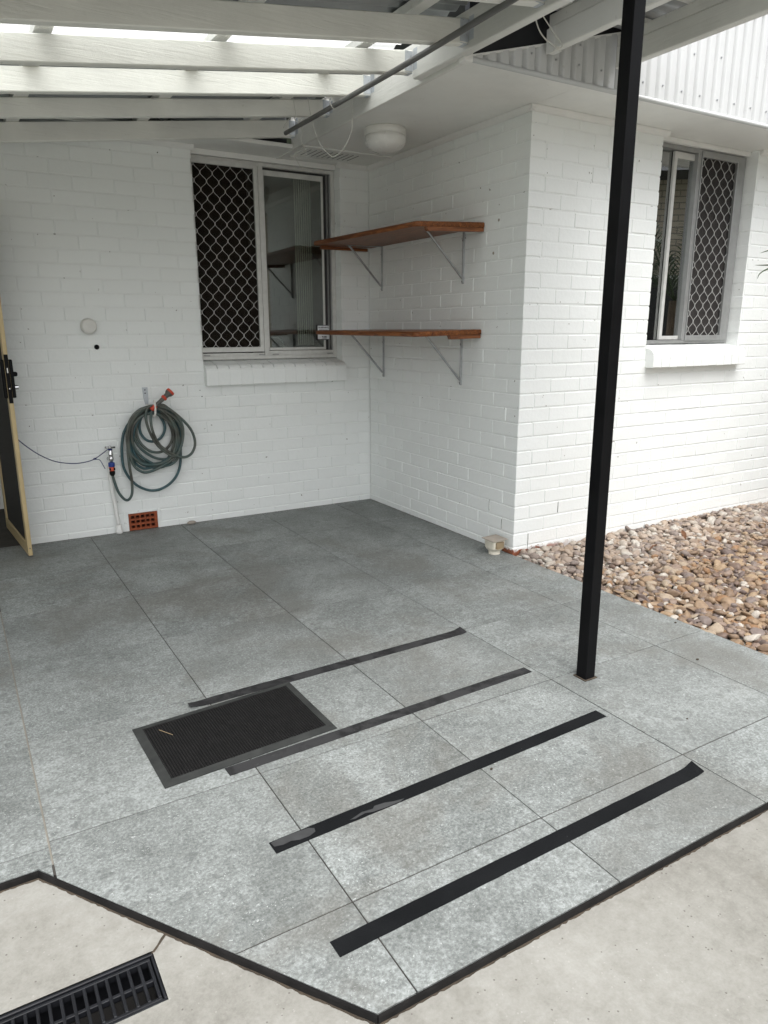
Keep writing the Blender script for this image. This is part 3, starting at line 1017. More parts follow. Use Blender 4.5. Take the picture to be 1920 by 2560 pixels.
# dark curtain behind the left security screen, pale vertical blind at the right, tap at the sink
cu = MB()
for i in range(14):
    x = -1.36 + i * 0.036
    a = 0.012 * (1 if i % 2 else -1)
    cu.add([(x, 0.30 + a, 1.16), (x + 0.036, 0.30 - a, 1.16), (x + 0.036, 0.30 - a, 2.47), (x, 0.30 + a, 2.47)], [(0, 1, 2, 3)])
tag(cu.build('curtain', 'room_dark'), 'dark brown curtain behind the diamond security screen', 'curtain')
bl = thing('vertical_blind', (-0.42, 0.3, 1.24), 'bunched cream vertical blind behind the back window pane', 'blind')
for i in range(8):
    x = -0.515 + i * 0.0175
    MB().hexa([(x - .004, .205, 1.245), (x - .004, .2035, 1.245), (x + .0085, .2105, 1.245), (x + .0085, .212, 1.245), (x - .004, .205, 2.45), (x - .004, .2035, 2.45), (x + .0085, .2105, 2.45), (x + .0085, .212, 2.45)]).build('slat', 'blind', bl)
MB().box(-0.84, -0.25, 0.20, 0.24, 2.452, 2.485).build('head_rail', 'alu_light', bl)
kt = MB()
kt.tube(catmull([(-0.76, 0.26, 1.292), (-0.70, 0.26, 1.306), (-0.65, 0.26, 1.298), (-0.622, 0.26, 1.268), (-0.618, 0.26, 1.222)], 6), 0.009, 10)
kt.tube([(-0.618, 0.26, 1.258), (-0.617, 0.26, 1.215)], 0.0125, 10)
kt.tube([(-0.76, 0.26, 1.292), (-0.76, 0.26, 1.05)], 0.011, 10)
tag(kt.build('kitchen_tap', 'chrome', smooth=True), 'curved chrome kitchen tap seen through the back window', 'tap')
tag(MB().box(-1.6, -0.06, 0.20, 0.80, 0.95, 1.05).build('kitchen_bench', 'room'), 'kitchen bench below the back window, inside', 'bench')
# warning sticker on the glass
st = thing('warning_sticker', (-0.348, fy + .02, 1.339), 'white alarm warning sticker with black border on the window pane', 'sticker')
MB().box(-0.402, -0.294, fy + 0.0165, fy + 0.0180, 1.283, 1.395).build('border', 'ink', st)
MB().box(-0.3968, -0.2992, fy + 0.0155, fy + 0.0166, 1.2885, 1.3895).build('face', 'sticker', st)
def text(body, size, x, z, y, mat, parent, name='lettering'):
    cu_ = bpy.data.curves.new('t', 'FONT')
    cu_.body = body; cu_.size = size; cu_.align_x = 'CENTER'; cu_.align_y = 'CENTER'
    cu_.extrude = 0.0002; cu_.offset = 0.0004
    ob = bpy.data.objects.new('t', cu_)
    C.objects.link(ob)
    dg = bpy.context.evaluated_depsgraph_get()
    me = bpy.data.meshes.new_from_object(ob.evaluated_get(dg))
    bpy.data.objects.remove(ob)
    me.materials.clear(); me.materials.append(MT[mat])
    return link(name, me, parent, (x, y, z), (math.pi / 2, 0, 0))
text('WARNING', 0.0185, -0.348, 1.3745, fy + 0.0150, 'ink', st)
text('ELECTRONIC', 0.0125, -0.348, 1.3555, fy + 0.0150, 'ink', st)
for (a, b, z) in ((-0.362, -0.349, 1.3085), (-0.343, -0.322, 1.3085), (-0.358, -0.348, 1.2975), (-0.345, -0.322, 1.2975)):
    MB().box(a, b, fy + 0.0148, fy + 0.0156, z - 0.003, z + 0.003).build('small_print', 'ink', st)

# ------------------------------------------------------------------ eaves
EV = thing('eave', (-0.35, -1.0, H), 'off-white flat soffit and fascia wrapping the inside corner under the roof', 'eave')
# soffit sheets: along the side wall, the front wall, and the back wall
MB().box(-0.700, 0.0, -0.362, 0.149, H, H + 0.008).build('soffit_sheet', 'soffit', EV)
MB().box(-0.700, 0.0, -2.145, -0.366, H, H + 0.008).build('soffit_sheet', 'soffit', EV)
MB().box(0.003, 4.4, -2.145, -D + 0.149, H + 0.0004, H + 0.008).build('soffit_sheet', 'soffit', EV)
MB().box(-4.2, -0.703, -0.252, 0.149, H + 0.0003, H + 0.008).build('soffit_sheet', 'soffit', EV)
MB().box(-0.003, 0.12, -D + 0.0, 0.12, H + 0.0012, H + 0.008).build('soffit_sheet', 'soffit', EV)
MB().box(-0.722, -0.002, -0.376, -0.352, H - 0.010, H - 0.0002).build('cover_strip', 'trim', EV, bevel=0.003)
MB().box(-0.714, -0.690, -0.252, 0.058, H - 0.009, H - 0.0003).build('cover_strip', 'trim', EV, bevel=0.003)
# vent panel with slots
vp = MB().box(-0.640, -0.215, -0.335, -0.065, H - 0.006, H - 0.0001).build('vent_panel', 'soffit', EV, bevel=0.001)
for i in range(10):
    x = -0.610 + i * 0.040
    MB().box(x, x + 0.0050, -0.300, -0.130, H - 0.0072, H - 0.0058).build('slot', 'ink', vp)
MB().box(-0.655, -0.205, -0.064, -0.050, H - 0.010, H - 0.0002).build('cover_strip', 'trim', EV, bevel=0.003)
# quarter-round mouldings where wall meets soffit
def mould(p0, p1, nrm):
    d_ = Vector(p1) - Vector(p0); n_ = Vector(nrm)
    prof = [(0, 0), (0.026, 0), (0.026, -0.006), (0.021, -0.016), (0.012, -0.025), (0.004, -0.030), (0, -0.030)]
    vs = [Vector(p0) + n_ * a + Vector((0, 0, b)) for a, b in prof] + [Vector(p1) + n_ * a + Vector((0, 0, b)) for a, b in prof]
    N = len(prof)
    MB().add(vs, [tuple(range(N)), tuple(range(2 * N - 1, N - 1, -1))] + [(k, (k + 1) % N, N + (k + 1) % N, N + k) for k in range(N)]).build('moulding', 'trim', EV)
zz = H - 0.0006
mould((-2.6, -0.0015, zz), (-1.318, -0.0015, zz), (0, -1, 0))
mould((-0.262, -0.0015, zz), (-0.0, -0.0015, zz), (0, -1, 0))
mould((-0.0015, -0.0, zz), (-0.0015, -D - 0.026, zz), (-1, 0, 0))
mould((-0.02, -D - 0.0015, zz - 0.0003), (1.092, -D - 0.0015, zz - 0.0003), (0, -1, 0))
mould((2.03, -D - 0.0015, zz), (4.4, -D - 0.0015, zz), (0, -1, 0))
# fascias and edge beads
MB().box(-0.722, -0.700, -2.142, -0.235, H - 0.010, 2.715).build('fascia', 'beam', EV, bevel=0.002)
MB().box(-4.2, -0.723, -0.262, -0.2525, H - 0.004, H + 0.022).build('edge_bead', 'trim', EV, bevel=0.003)
MB().tube([(-0.716, -2.152, H + 0.004), (4.4, -2.152, H + 0.004)], 0.0125, 10).build('edge_bead', 'sheet_white', EV, smooth=True)
MB().box(-0.738, -0.688, -2.168, -2.120, H - 0.0125, H + 0.045).build('corner_cap', 'trim', EV, bevel=0.004)

# gable end cladding: corrugated sheet rising to the right
SL = 0.274
def ztop(x): return 2.545 + SL * (x + 0.69)
gb = MB()
GX0, GX1 = -0.69, 4.4
n = int((GX1 - GX0) / 0.0763 * 22)
ring = []
for i in range(n + 1):
    x = GX0 + (GX1 - GX0) * i / n
    y = -2.146 - 0.0125 * (1 - 2 * ((1 + math.cos(2 * math.pi * x / 0.0763)) / 2) ** 5)
    ring.append(((x, y, H + 0.010), (x, y, ztop(x))))
gb.add([q for r_ in ring for q in r_], [(2 * i, 2 * i + 2, 2 * i + 3, 2 * i + 1) for i in range(n)])
GB = thing('gable_cladding', (0.5, -2.146, H), 'white corrugated gable cladding with screws above the front eave', 'cladding')
o = gb.build('corrugated_sheet', 'sheet_white', GB)
o.data.polygons.foreach_set('use_smooth', [True] * len(o.data.polygons))
scr = MB().lathe([(0.0055, 0), (0.0055, -0.0015), (0.0038, -0.0015), (0.0038, -0.005), (0.0, -0.0052)], axis='Y', n=10).mesh('screw', 'galv')
for k in range(-5, 52, 2):
    x = round(k) * 0.0763 * 1.0 + 0.0763 * 0.5
    zz_ = 2.585 if x < -0.4 else 2.61
    if x > -0.62: link('screw', scr, GB, (x, -2.1587, zz_ + random.uniform(-.004, .004)))
for x, z in ((-0.02, 2.70), (0.36, 2.73), (0.81, 2.80), (1.04, 2.82)):
    link('screw', scr, GB, (x // 0.0763 * 0.0763 + 0.038, -2.1587, z))
# charcoal barge and house roof above it
RF = thing('house_roof', (1.5, -2.2, 2.7), 'charcoal barge and roof edge above the corrugated gable', 'roof')
def slab_(x0, x1, y0, y1, dz0, dz1):
    return MB().hexa([(x0, y0, ztop(x0) + dz0), (x1, y0, ztop(x1) + dz0), (x1, y1, ztop(x1) + dz0), (x0, y1, ztop(x0) + dz0),
                      (x0, y0, ztop(x0) + dz1), (x1, y0, ztop(x1) + dz1), (x1, y1, ztop(x1) + dz1), (x0, y1, ztop(x0) + dz1)])
slab_(-0.69, 4.4, -2.134, -2.10, -0.006, 0.30).build('barge_board', 'sheet_dark', RF)
slab_(-0.69, 4.4, -2.099, 2.6, 0.24, 0.30).build('roof_sheet', 'sheet_dark', RF)
# trim line on top of the cladding
MB().hexa([(-0.69, -2.158, ztop(-0.69) - 0.004), (4.4, -2.158, ztop(4.4) - 0.004), (4.4, -2.135, ztop(4.4) - 0.004), (-0.69, -2.135, ztop(-0.69) - 0.004),
           (-0.69, -2.158, ztop(-0.69) + 0.006), (4.4, -2.158, ztop(4.4) + 0.006), (4.4, -2.135, ztop(4.4) + 0.006), (-0.69, -2.135, ztop(-0.69) + 0.006)]).build('cap_strip', 'trim', GB)
# old corrugated roof edge above the back eave
def corr(x0, x1, y0, y1, zf, pitch, amp, along, name, mat, parent, seg=10, th=0.0):
    """corrugated sheet; ridges run along 'along'; zf(x,y) is the mean height"""
    mb = MB()
    if along == 'X':
        n = max(4, int((y1 - y0) / pitch * seg))
        us = [y0 + (y1 - y0) * i / n for i in range(n + 1)]
        vs = [(x, y, zf(x, y) + amp * math.cos(2 * math.pi * y / pitch)) for y in us for x in (x0, x1)]
    else:
        n = max(4, int((x1 - x0) / pitch * seg))
        us = [x0 + (x1 - x0) * i / n for i in range(n + 1)]
        vs = [(x, y, zf(x, y) + amp * math.cos(2 * math.pi * x / pitch)) for x in us for y in (y0, y1)]
    mb.add(vs, [(2 * i, 2 * i + 1, 2 * i + 3, 2 * i + 2) for i in range(n)])
    return mb.build(name, mat, parent, smooth=True)
corr(-4.2, -0.725, -0.262, 2.6, lambda x, y: 2.592 + 0.25 * (y + 0.262), 0.0763, 0.0085, 'Y', 'roof_sheet', 'sheet_white', RF)
MB().box(-4.2, -0.725, -0.17, -0.16, 2.538, 2.60).build('roof_batten', 'sheet_dark', RF)

# ------------------------------------------------------------------ patio roof: rafters, beams, purlins, sheets
PR = thing('patio_roof', (-1.5, -1.8, 2.5), 'white timber patio roof frame under metal and clear sheeting', 'patio roof')
SLP = 0.134
def zb_(x): return 2.588 + SLP * (x + 0.722)
RD = 0.100
rys = [-0.290, -0.790, -1.285, -1.775, -2.215, -2.690, -3.170]
for i, y in enumerate(rys):
    xe = -0.7235 if y > -1.7 else -0.7705
    x0 = -4.9
    th = 0.022
    jit = random.uniform(-0.003, 0.003)
    dzr = (-0.052 if i >= 3 else 0.0)
    rd = [0.100, 0.100, 0.100, 0.076, 0.072, 0.07, 0.07][i]
    dzr = [0.0, 0.012, 0.0, -0.022, -0.026, -0.03, -0.03][i]
    pts = [(x0, y - th, zb_(x0) + dzr), (xe, y - th, zb_(xe) + dzr), (xe, y + th, zb_(xe) + dzr), (x0, y + th, zb_(x0) + dzr),
           (x0, y - th, zb_(x0) + rd), (xe, y - th, zb_(xe) + rd), (xe, y + th, zb_(xe) + rd), (x0, y + th, zb_(x0) + rd)]
    MB().hexa(pts).build('rafter', 'rafter', PR, bevel=0.004)
    # joist hanger: plate on the beam, cheek on the rafter, nails
    hb = MB()
    hb.box(xe - 0.0002, xe + 0.0012, y - th - 0.036, y - th - 0.003, zb_(xe) + dzr + 0.01, zb_(xe) + rd + 0.004)
    hb.box(xe - 0.045, xe - 0.002, y - th - 0.0025, y - th - 0.0006, zb_(xe) + dzr + 0.004, zb_(xe) + rd - 0.008)
    hb.box(xe - 0.045, xe - 0.002, y - th, y + th, zb_(xe) + dzr - 0.0030, zb_(xe) + dzr - 0.0008)
    hg = hb.build('hanger', 'galv_white', PR)
    nl = MB()
    for kx, kz in ((-0.012, 0.03), (-0.03, 0.05), (-0.014, 0.07), (-0.032, 0.085)):
        nl.lathe([(0.003, 0), (0.003, -0.0015), (0.0, -0.002)], (xe + kx, y - th - 0.0025, zb_(xe) + dzr + kz), 'Y', 6)
    nl.build('nail', 'galv', hg)
# beam B1 packed over the fascia, carried by the post; beams on the gable
MB().box(-0.770, -0.7230, -3.40, -1.795, 2.533, 2.69).build('beam', 'beam', PR, bevel=0.004)
for x0 in (-0.272, 0.180):
    MB().box(x0, x0 + 0.045, -3.40, -2.185, 2.622, 2.722).build('beam', 'beam', PR, bevel=0.004)
    MB().box(x0 + 0.004, x0 + 0.041, -3.40, -2.185, 2.7235, 2.775).build('packer', 'beam', PR, bevel=0.003)
hb = MB()
hb.box(-0.2745, -0.2725, -2.235, -2.180, 2.612, 2.715)
hb.box(-0.272, -0.227, -2.235, -2.180, 2.6175, 2.6205)
hb.build('hanger', 'trim', PR)
# purlins along Y on top of the left rafters
for x in (-4.5, -3.80, -3.10, -2.405, -1.705, -1.005):
    zt = zb_(x) + RD + 0.0006
    pw = 0.034
    mbp = MB().hexa([(x - pw, -3.4, zt - SLP * pw), (x + pw, -3.4, zt + SLP * pw), (x + pw, -0.2, zt + SLP * pw), (x - pw, -0.2, zt - SLP * pw),
                     (x - pw, -3.4, zt - SLP * pw + 0.038), (x + pw, -3.4, zt + SLP * pw + 0.038), (x + pw, -0.2, zt + SLP * pw + 0.038), (x - pw, -0.2, zt - SLP * pw + 0.038)])
    mbp.build('purlin', 'beam', PR, bevel=0.002)
# battens along X over the front beams
for y in (-2.30, -2.62, -2.94, -3.26):
    MB().box(-0.77, 0.30, y - 0.035, y + 0.035, 2.7762, 2.806).build('purlin', 'beam', PR, bevel=0.002)
zs = lambda x, y: zb_(x) + RD + 0.050
corr(-4.95, -0.74, -3.45, -2.02, zs, 0.0763, 0.0085, 'X', 'metal_sheet', 'sheet_metal', PR)
corr(-4.95, -0.74, -2.06, -1.290, lambda x, y: zs(x, y) + 0.004, 0.0763, 0.0085, 'X', 'clear_sheet', 'poly', PR)
corr(-4.95, -0.74, -1.330, -0.20, lambda x, y: zs(x, y) + 0.001, 0.0763, 0.0085, 'X', 'metal_sheet', 'sheet_metal', PR)
corr(-0.80, 0.33, -3.45, -2.10, lambda x, y: 2.818, 0.0763, 0.0085, 'X', 'metal_sheet', 'sheet_metal', PR)

MB().hexa([(-4.95, -0.205, zs(-4.95, 0) - 0.03), (-0.74, -0.205, zs(-0.74, 0) - 0.03), (-0.74, -0.195, zs(-0.74, 0) - 0.03), (-4.95, -0.195, zs(-4.95, 0) - 0.03),
           (-4.95, -0.205, 2.95), (-0.74, -0.205, 2.95), (-0.74, -0.195, 2.95), (-4.95, -0.195, 2.95)]).build('leak_board', 'sheet_metal', PR)  # board added to close the gap where sky light leaked in
# black post
PX, PY = -0.822, -3.196
PO = thing('post', (PX, PY, 0), 'tall slim black square steel post holding the patio roof', 'post')
MB().box(PX - 0.026, PX + 0.026, PY - 0.026, PY + 0.026, 0.0, 2.532).build('tube', 'black_steel', PO, bevel=0.003, seg=2)
MB().box(PX - 0.034, PX + 0.035, PY - 0.033, PY + 0.034, 0.0006, 0.0045).build('sealant', 'dirt', PO, bevel=0.001)
MB().box(PX - 0.026, PX + 0.09, PY - 0.04, PY + 0.04, 2.5322, 2.538).build('top_plate', 'black_steel', PO)

# conduit hung below the rafters on wire, and loose wires
cd = MB()
cd.tube(catmull([(-0.945, -0.655, 2.510), (-0.945, -1.4, 2.509), (-0.945, -2.1, 2.512), (-0.945, -3.0, 2.526), (-0.945, -3.6, 2.53)], 6), 0.0125, 12)
tag(cd.build('conduit', 'conduit', smooth=True), 'long grey pipe hung by wire below the rafters', 'pipe')
def wire(pts, r, label, mat='wire', name='wire'):
    o = MB().tube(catmull(pts, 8), r, 6).build(name, mat, smooth=True)
    return tag(o, label, 'wire')
wire([(-0.965, -1.29, 2.575), (-0.957, -1.295, 2.54), (-0.966, -1.298, 2.52), (-0.945, -1.30, 2.494), (-0.928, -1.295, 2.518), (-0.944, -1.29, 2.532), (-0.950, -1.285, 2.575)], 0.0018, 'wire tie holding the grey pipe under the clear sheeting')
wire([(-0.985, -0.86, 2.66), (-0.978, -0.87, 2.60), (-0.972, -0.87, 2.555), (-0.982, -0.87, 2.535), (-0.955, -0.87, 2.515), (-0.943, -0.87, 2.494), (-0.925, -0.87, 2.510), (-0.95, -0.87, 2.54), (-0.935, -0.875, 2.47), (-0.948, -0.88, 2.43), (-0.925, -0.885, 2.375), (-0.915, -0.89, 2.34)], 0.0018, 'twisted wire hanging from the pipe with a bent loose end')
wire([(-1.000, -0.86, 2.545), (-1.015, -0.86, 2.528), (-1.035, -0.86, 2.505), (-1.047, -0.86, 2.482)], 0.0022, 'short twisted wire tail beside the pipe')
wire([(-0.935, -0.96, 2.63), (-0.930, -0.99, 2.52), (-0.898, -1.01, 2.40), (-0.845, -1.03, 2.335), (-0.815, -1.04, 2.325), (-0.775, -1.07, 2.36), (-0.735, -1.10, 2.45), (-0.742, -1.13, 2.56), (-0.780, -1.18, 2.66)], 0.0019, 'thin white wire drooping in a wide loop beside the pipe')
wire([(-0.705, -0.40, 2.52), (-0.690, -0.34, 2.513), (-0.730, -0.33, 2.49), (-0.735, -0.32, 2.465), (-0.70, -0.30, 2.425), (-0.67, -0.29, 2.40)], 0.0016, 'short white wire poking down near the soffit vent')
wire([(-0.53, -2.32, 2.8), (-0.497, -2.32, 2.747), (-0.47, -2.32, 2.681), (-0.444, -2.32, 2.639), (-0.407, -2.32, 2.612), (-0.37, -2.32, 2.6), (-0.329, -2.32, 2.59), (-0.31, -2.32, 2.596)], 0.0030, 'slack white cable curving down to the gable beam bracket')
wire([(-0.513, -2.3, 2.805), (-0.463, -2.3, 2.76), (-0.415, -2.3, 2.713), (-0.365, -2.3, 2.673), (-0.322, -2.3, 2.641), (-0.292, -2.3, 2.619), (-0.287, -2.3, 2.609)], 0.0026, 'straighter white cable stretched down to the gable beam bracket')

# ceiling light
CLx, CLy = -0.435, -0.975
CL = thing('ceiling_light', (CLx, CLy, H), 'round white bunker-style soffit light near the inside corner', 'light')
MB().lathe([(0.122, -0.0005), (0.128, -0.006), (0.128, -0.038), (0.118, -0.044)], (CLx, CLy, H), 'Z', 40).build('base_ring', 'plastic', CL, smooth=True, bevel=0.0)
MB().lathe([(0.1215, -0.040), (0.1235, -0.060), (0.122, -0.075), (0.114, -0.095), (0.096, -0.113), (0.068, -0.126), (0.035, -0.131), (0.004, -0.1325)], (CLx, CLy, H), 'Z', 40).build('diffuser', 'opal', CL, smooth=True)

# ------------------------------------------------------------------ shelves
def shelf(label, zf, bat_near, far_bat, zbr, yfar):
    S_ = thing('shelf', (0, -0.7, zbr), label, 'shelf', 'timber wall shelves')
    wn, ff, fn, wf_ = zf   # underside z: wall near, front far, front near, wall far
    yn, yf_ = -1.412, -0.035
    xw, xf = -0.004, -0.492
    t = 0.030
    ch = 0.035
    # outline with clipped, rounded front corners; z interpolated
    def zi(x, y):
        u = (x - xw) / (xf - xw); v = (y - yf_) / (yn - yf_)
        return (wf_ * (1 - v) + wn * v) * (1 - u) + (ff * (1 - v) + fn * v) * u
    outl = [(xw, yf_)]
    for cx, cy, a0 in ((xf + ch, yf_ - ch, 90), (xf + ch, yn + ch, 180)):
        for k in range(6):
            a = R(a0 + 18 * k)
            outl.append((cx + ch * math.cos(a), cy + ch * math.sin(a)))
    outl.append((xw, yn))
    N = len(outl)
    lay_ = [(0.004, 0.0), (0.0, 0.006), (0.0, t - 0.008), (0.003, t - 0.003), (0.008, t)]
    cxm, cym = (xw + xf) / 2, (yn + yf_) / 2
    vs = []
    for ins, dz in lay_:
        for x, y in outl:
            sx_ = 1 if x < cxm else -1
            x2 = x + (ins if x < xw - 0.01 else 0)
            y2 = y + ins * (1 if y < cym else -1)
            vs.append((x2, y2, zi(x, y) + dz))
    fs = [tuple(range(N - 1, -1, -1)), tuple(range((len(lay_) - 1) * N, len(lay_) * N))]
    for l_ in range(len(lay_) - 1):
        for k in range(N):
            fs.append((l_ * N + k, l_ * N + (k + 1) % N, (l_ + 1) * N + (k + 1) % N, (l_ + 1) * N + k))
    o = MB().add(vs, fs).build('board', 'timber', S_)
    # end battens
    zb2 = zi(xw, yn) ; 
    xb = bat_near
    MB().hexa([(xb, yn + .003, zi(xb, yn) - .0235), (xw, yn + .003, zi(xw, yn) - .0235), (xw, yn + .035, zi(xw, yn) - .0235), (xb, yn + .035, zi(xb, yn) - .0235),
               (xb - .012, yn + .003, zi(xb, yn) - .0006), (xw, yn + .003, zi(xw, yn) - .0006), (xw, yn + .035, zi(xw, yn) - .0006), (xb - .012, yn + .035, zi(xb, yn) - .0006)]).build('batten', 'batten', S_, bevel=0.002)
    if far_bat:
        MB().box(-0.44, -0.05, yf_ - .04, yf_ - .012, zi(-.25, yf_) - .026, zi(-.25, yf_) - .004).build('batten', 'batten', S_, bevel=0.002)
    # brackets
    for by in (yfar, -1.208):
        B = MB()
        zt_ = zbr
        ztip = zi(-0.285, by) - 0.0006
        zwall = zi(xw, by) - 0.0006
        a_ = 0.0085
        # angle-section wall leg and arm
        B.box(-0.0045, -0.0012, by - 0.012, by + 0.012, zt_ - 0.305, zwall - 0.0)
        B.box(-0.016, -0.0045, by - 0.012, by - 0.0085, zt_ - 0.300, zwall - 0.002)
        arm = MB().hexa([(-0.295, by - 0.012, ztip - 0.004), (-0.002, by - 0.012, zwall - 0.004), (-0.002, by + 0.012, zwall - 0.004), (-0.295, by + 0.012, ztip - 0.004),
                         (-0.295, by - 0.012, ztip), (-0.002, by - 0.012, zwall), (-0.002, by + 0.012, zwall), (-0.295, by + 0.012, ztip)])
        br = B.build('bracket', 'galv', S_, bevel=0.0008)
        arm.build('arm', 'galv', br)
        # round diagonal brace flattened at the ends
        MB().tube([(-0.282, by, ztip - 0.006), (-0.270, by, ztip - 0.010), (-0.020, by, zt_ - 0.262), (-0.010, by, zt_ - 0.274)], [0.005, 0.0078, 0.0078, 0.005], 8).build('brace', 'galv', br, smooth=True)
        for zz3 in (zt_ - 0.045, zt_ - 0.292):
            MB().lathe([(0.0085, -0.0045), (0.0075, -0.0085), (0.0, -0.0095)], (0, by, zz3), 'X', 10).build('screw', 'rubber', br)
    return S_


shelf('upper of two stained timber shelves on galvanised wall brackets', (1.953, 1.950, 1.929, 1.956), -0.405, True, 1.945, -0.200)
shelf('lower of two stained timber shelves on galvanised wall brackets', (1.331, 1.325, 1.3175, 1.330), -0.230, False, 1.312, -0.220)

# ------------------------------------------------------------------ things on the back wall
# round cap and small bolt
WC = thing('junction_box', (-2.07, 0, 1.383), 'round white plastic junction box on the back wall above the tap', 'junction box')
MB().lathe([(0.050, 0.0), (0.050, -0.010), (0.0475, -0.036), (0.044, -0.046), (0.038, -0.050), (0.0, -0.051)], (-2.07, -0.0005, 1.383), 'Y', 32).build('cover', 'plastic', WC, smooth=True)
BO = MB().lathe([(0.016, 0.0), (0.016, -0.003), (0.011, -0.004), (0.010, -0.012), (0.0, -0.013)], (-2.030, -0.0005, 1.253), 'Y', 14)
tag(BO.build('wall_plug', 'rubber'), 'small dark plug in the wall just below the round cap', 'plug')

# air brick
ABk = thing('air_brick', (-1.83, 0, 0.06), 'terracotta vent brick with fifteen square holes at floor level', 'air brick')
ax0, ax1, az0, az1 = -1.929, -1.733, 0.002, 0.121
cols = [ax0 + 0.016 + i * 0.0336 for i in range(5)]
rws = [az0 + 0.014 + i * 0.034 for i in range(3)]
hw = 0.0215
mb = MB()
xs = [ax0] + sum([[c_, c_ + hw + 0.004] for c_ in cols], []) + [ax1]
zs_ = [az0] + sum([[c_, c_ + hw] for c_ in rws], []) + [az1]
for i in range(len(xs) - 1):
    for j in range(len(zs_) - 1):
        if i % 2 == 1 and j % 2 == 1: continue
        mb.box(xs[i], xs[i + 1], 0.002, 0.045, zs_[j], zs_[j + 1])
o = mb.build('grid', 'terracotta', ABk)
bm = bmesh.new(); bm.from_mesh(o.data); bmesh.ops.remove_doubles(bm, verts=bm.verts, dist=1e-5)
seen = {}
for f in bm.faces: seen.setdefault(tuple(sorted(v.index for v in f.verts)), []).append(f)
bmesh.ops.delete(bm, geom=[f for l_ in seen.values() if len(l_) > 1 for f in l_], context='FACES')
bm.to_mesh(o.data); bm.free()
MB().box(ax0 + 0.004, ax1 - 0.004, 0.046, 0.06, az0, az1).build('cavity_back', 'hole', ABk)
sur = MB()
sur.box(ax0 - 0.026, ax0 - 0.001, -0.0025, 0.05, -0.02, az1 + 0.02); sur.box(ax1 + 0.001, ax1 + 0.022, -0.0025, 0.05, -0.02, az1 + 0.02)
sur.box(ax0 - 0.001, ax1 + 0.001, -0.0022, 0.05, az1 + 0.001, az1 + 0.02)
sur.build('render_surround', 'mortar', ABk, bevel=0.003)

# tap on its riser
TP = thing('garden_tap', (-2.018, -0.05, 0), 'chrome garden tap on a white riser pipe by the hose', 'tap')
ty = -0.050
MB().tube(catmull([(-2.030, -0.024, 0.50), (-2.024, -0.024, 0.35), (-2.014, -0.024, 0.20), (-2.004, -0.024, 0.06)], 5), 0.0135, 14).build('riser_pipe', 'trim', TP, smooth=True)
MB().lathe([(0.0165, 0.062), (0.019, 0.055), (0.019, 0.028), (0.024, 0.022), (0.022, 0.004), (0.015, 0.001)], (-2.002, -0.026, 0.0), 'Z', 16).build('pipe_elbow', 'trim', TP, smooth=True)
MB().lathe([(0.0085, 0.600), (0.0095, 0.590), (0.0105, 0.588), (0.0165, 0.560), (0.0175, 0.553), (0.013, 0.548), (0.013, 0.540), (0.017, 0.535), (0.0165, 0.520), (0.011, 0.513), (0.0115, 0.500)], (-2.018, ty - 0.008, 0), 'Z', 16).build('body', 'chrome', TP, smooth=True)
MB().tube([(-2.026, -0.022, 0.525), (-2.018, ty - 0.008, 0.528)], 0.014, 12).build('inlet', 'chrome', TP, smooth=True)
hd = MB().tube([(-2.050, ty - 0.008, 0.607), (-1.986, ty - 0.008, 0.603)], 0.0065, 8)
hd.lathe([(0.012, 0.592), (0.013, 0.602), (0.010, 0.613), (0.004, 0.617)], (-2.018, ty - 0.008, 0), 'Z', 10)
hd.tube([(-2.018, ty - 0.036, 0.605), (-2.018, ty + 0.018, 0.605)], 0.0055, 8)
hd.build('handle', 'chrome', TP, smooth=True)
MB().lathe([(0.0185, 0.504), (0.0215, 0.500), (0.0215, 0.478), (0.018, 0.474)], (-2.018, ty - 0.008, 0), 'Z', 16).build('thread_adaptor', 'blue_plastic', TP, bevel=0.001)

# hose: coil on its hook, with connector and spray gun
HO = thing('garden_hose', (-1.72, -0.06, 0.4), 'green garden hose coiled on a wall hook, with a red spray nozzle', 'hose')
cn = MB().lathe([(0.017, 0.4735), (0.0185, 0.470), (0.0175, 0.450), (0.016, 0.447)], (-2.018, ty - 0.008, 0), 'Z', 14).build('connector', 'orange_plastic', HO, smooth=True)
for s_ in (-1, 1):
    MB().box(-2.018 + s_ * 0.0135 - 0.005, -2.018 + s_ * 0.0135 + 0.005, ty - 0.026, ty - 0.012, 0.452, 0.468).build('release_button', 'rubber', cn, bevel=0.002)
MB().lathe([(0.0155, 0.447), (0.0185, 0.440), (0.0180, 0.425), (0.013, 0.416), (0.0095, 0.413)], (-2.018, ty - 0.008, 0), 'Z', 14).build('collar', 'rubber', HO, smooth=True)
hr = 0.0092
def hose(pts, y0, y1, mat, closed=False, wob=0.006):
    N = len(pts)
    rr = random.Random(N * 31 + int(abs(y0) * 1000))
    P3 = [(x, y0 + (y1 - y0) * i / (N - 1) + rr.uniform(-wob, wob) * 0.5, z) for i, (x, z) in enumerate(pts)]
    return MB().tube(catmull(P3, 8, closed), hr, 10, True, closed).build('hose_loop', mat, HO, smooth=True)
feed = [(-2.018, 0.418), (-2.009, 0.365), (-1.991, 0.299), (-1.965, 0.254), (-1.94, 0.237), (-1.919, 0.253), (-1.904, 0.293), (-1.901, 0.377), (-1.907, 0.47), (-1.91, 0.584), (-1.904, 0.674), (-1.888, 0.74), (-1.853, 0.796), (-1.801, 0.843), (-1.747, 0.864), (-1.711, 0.865)]
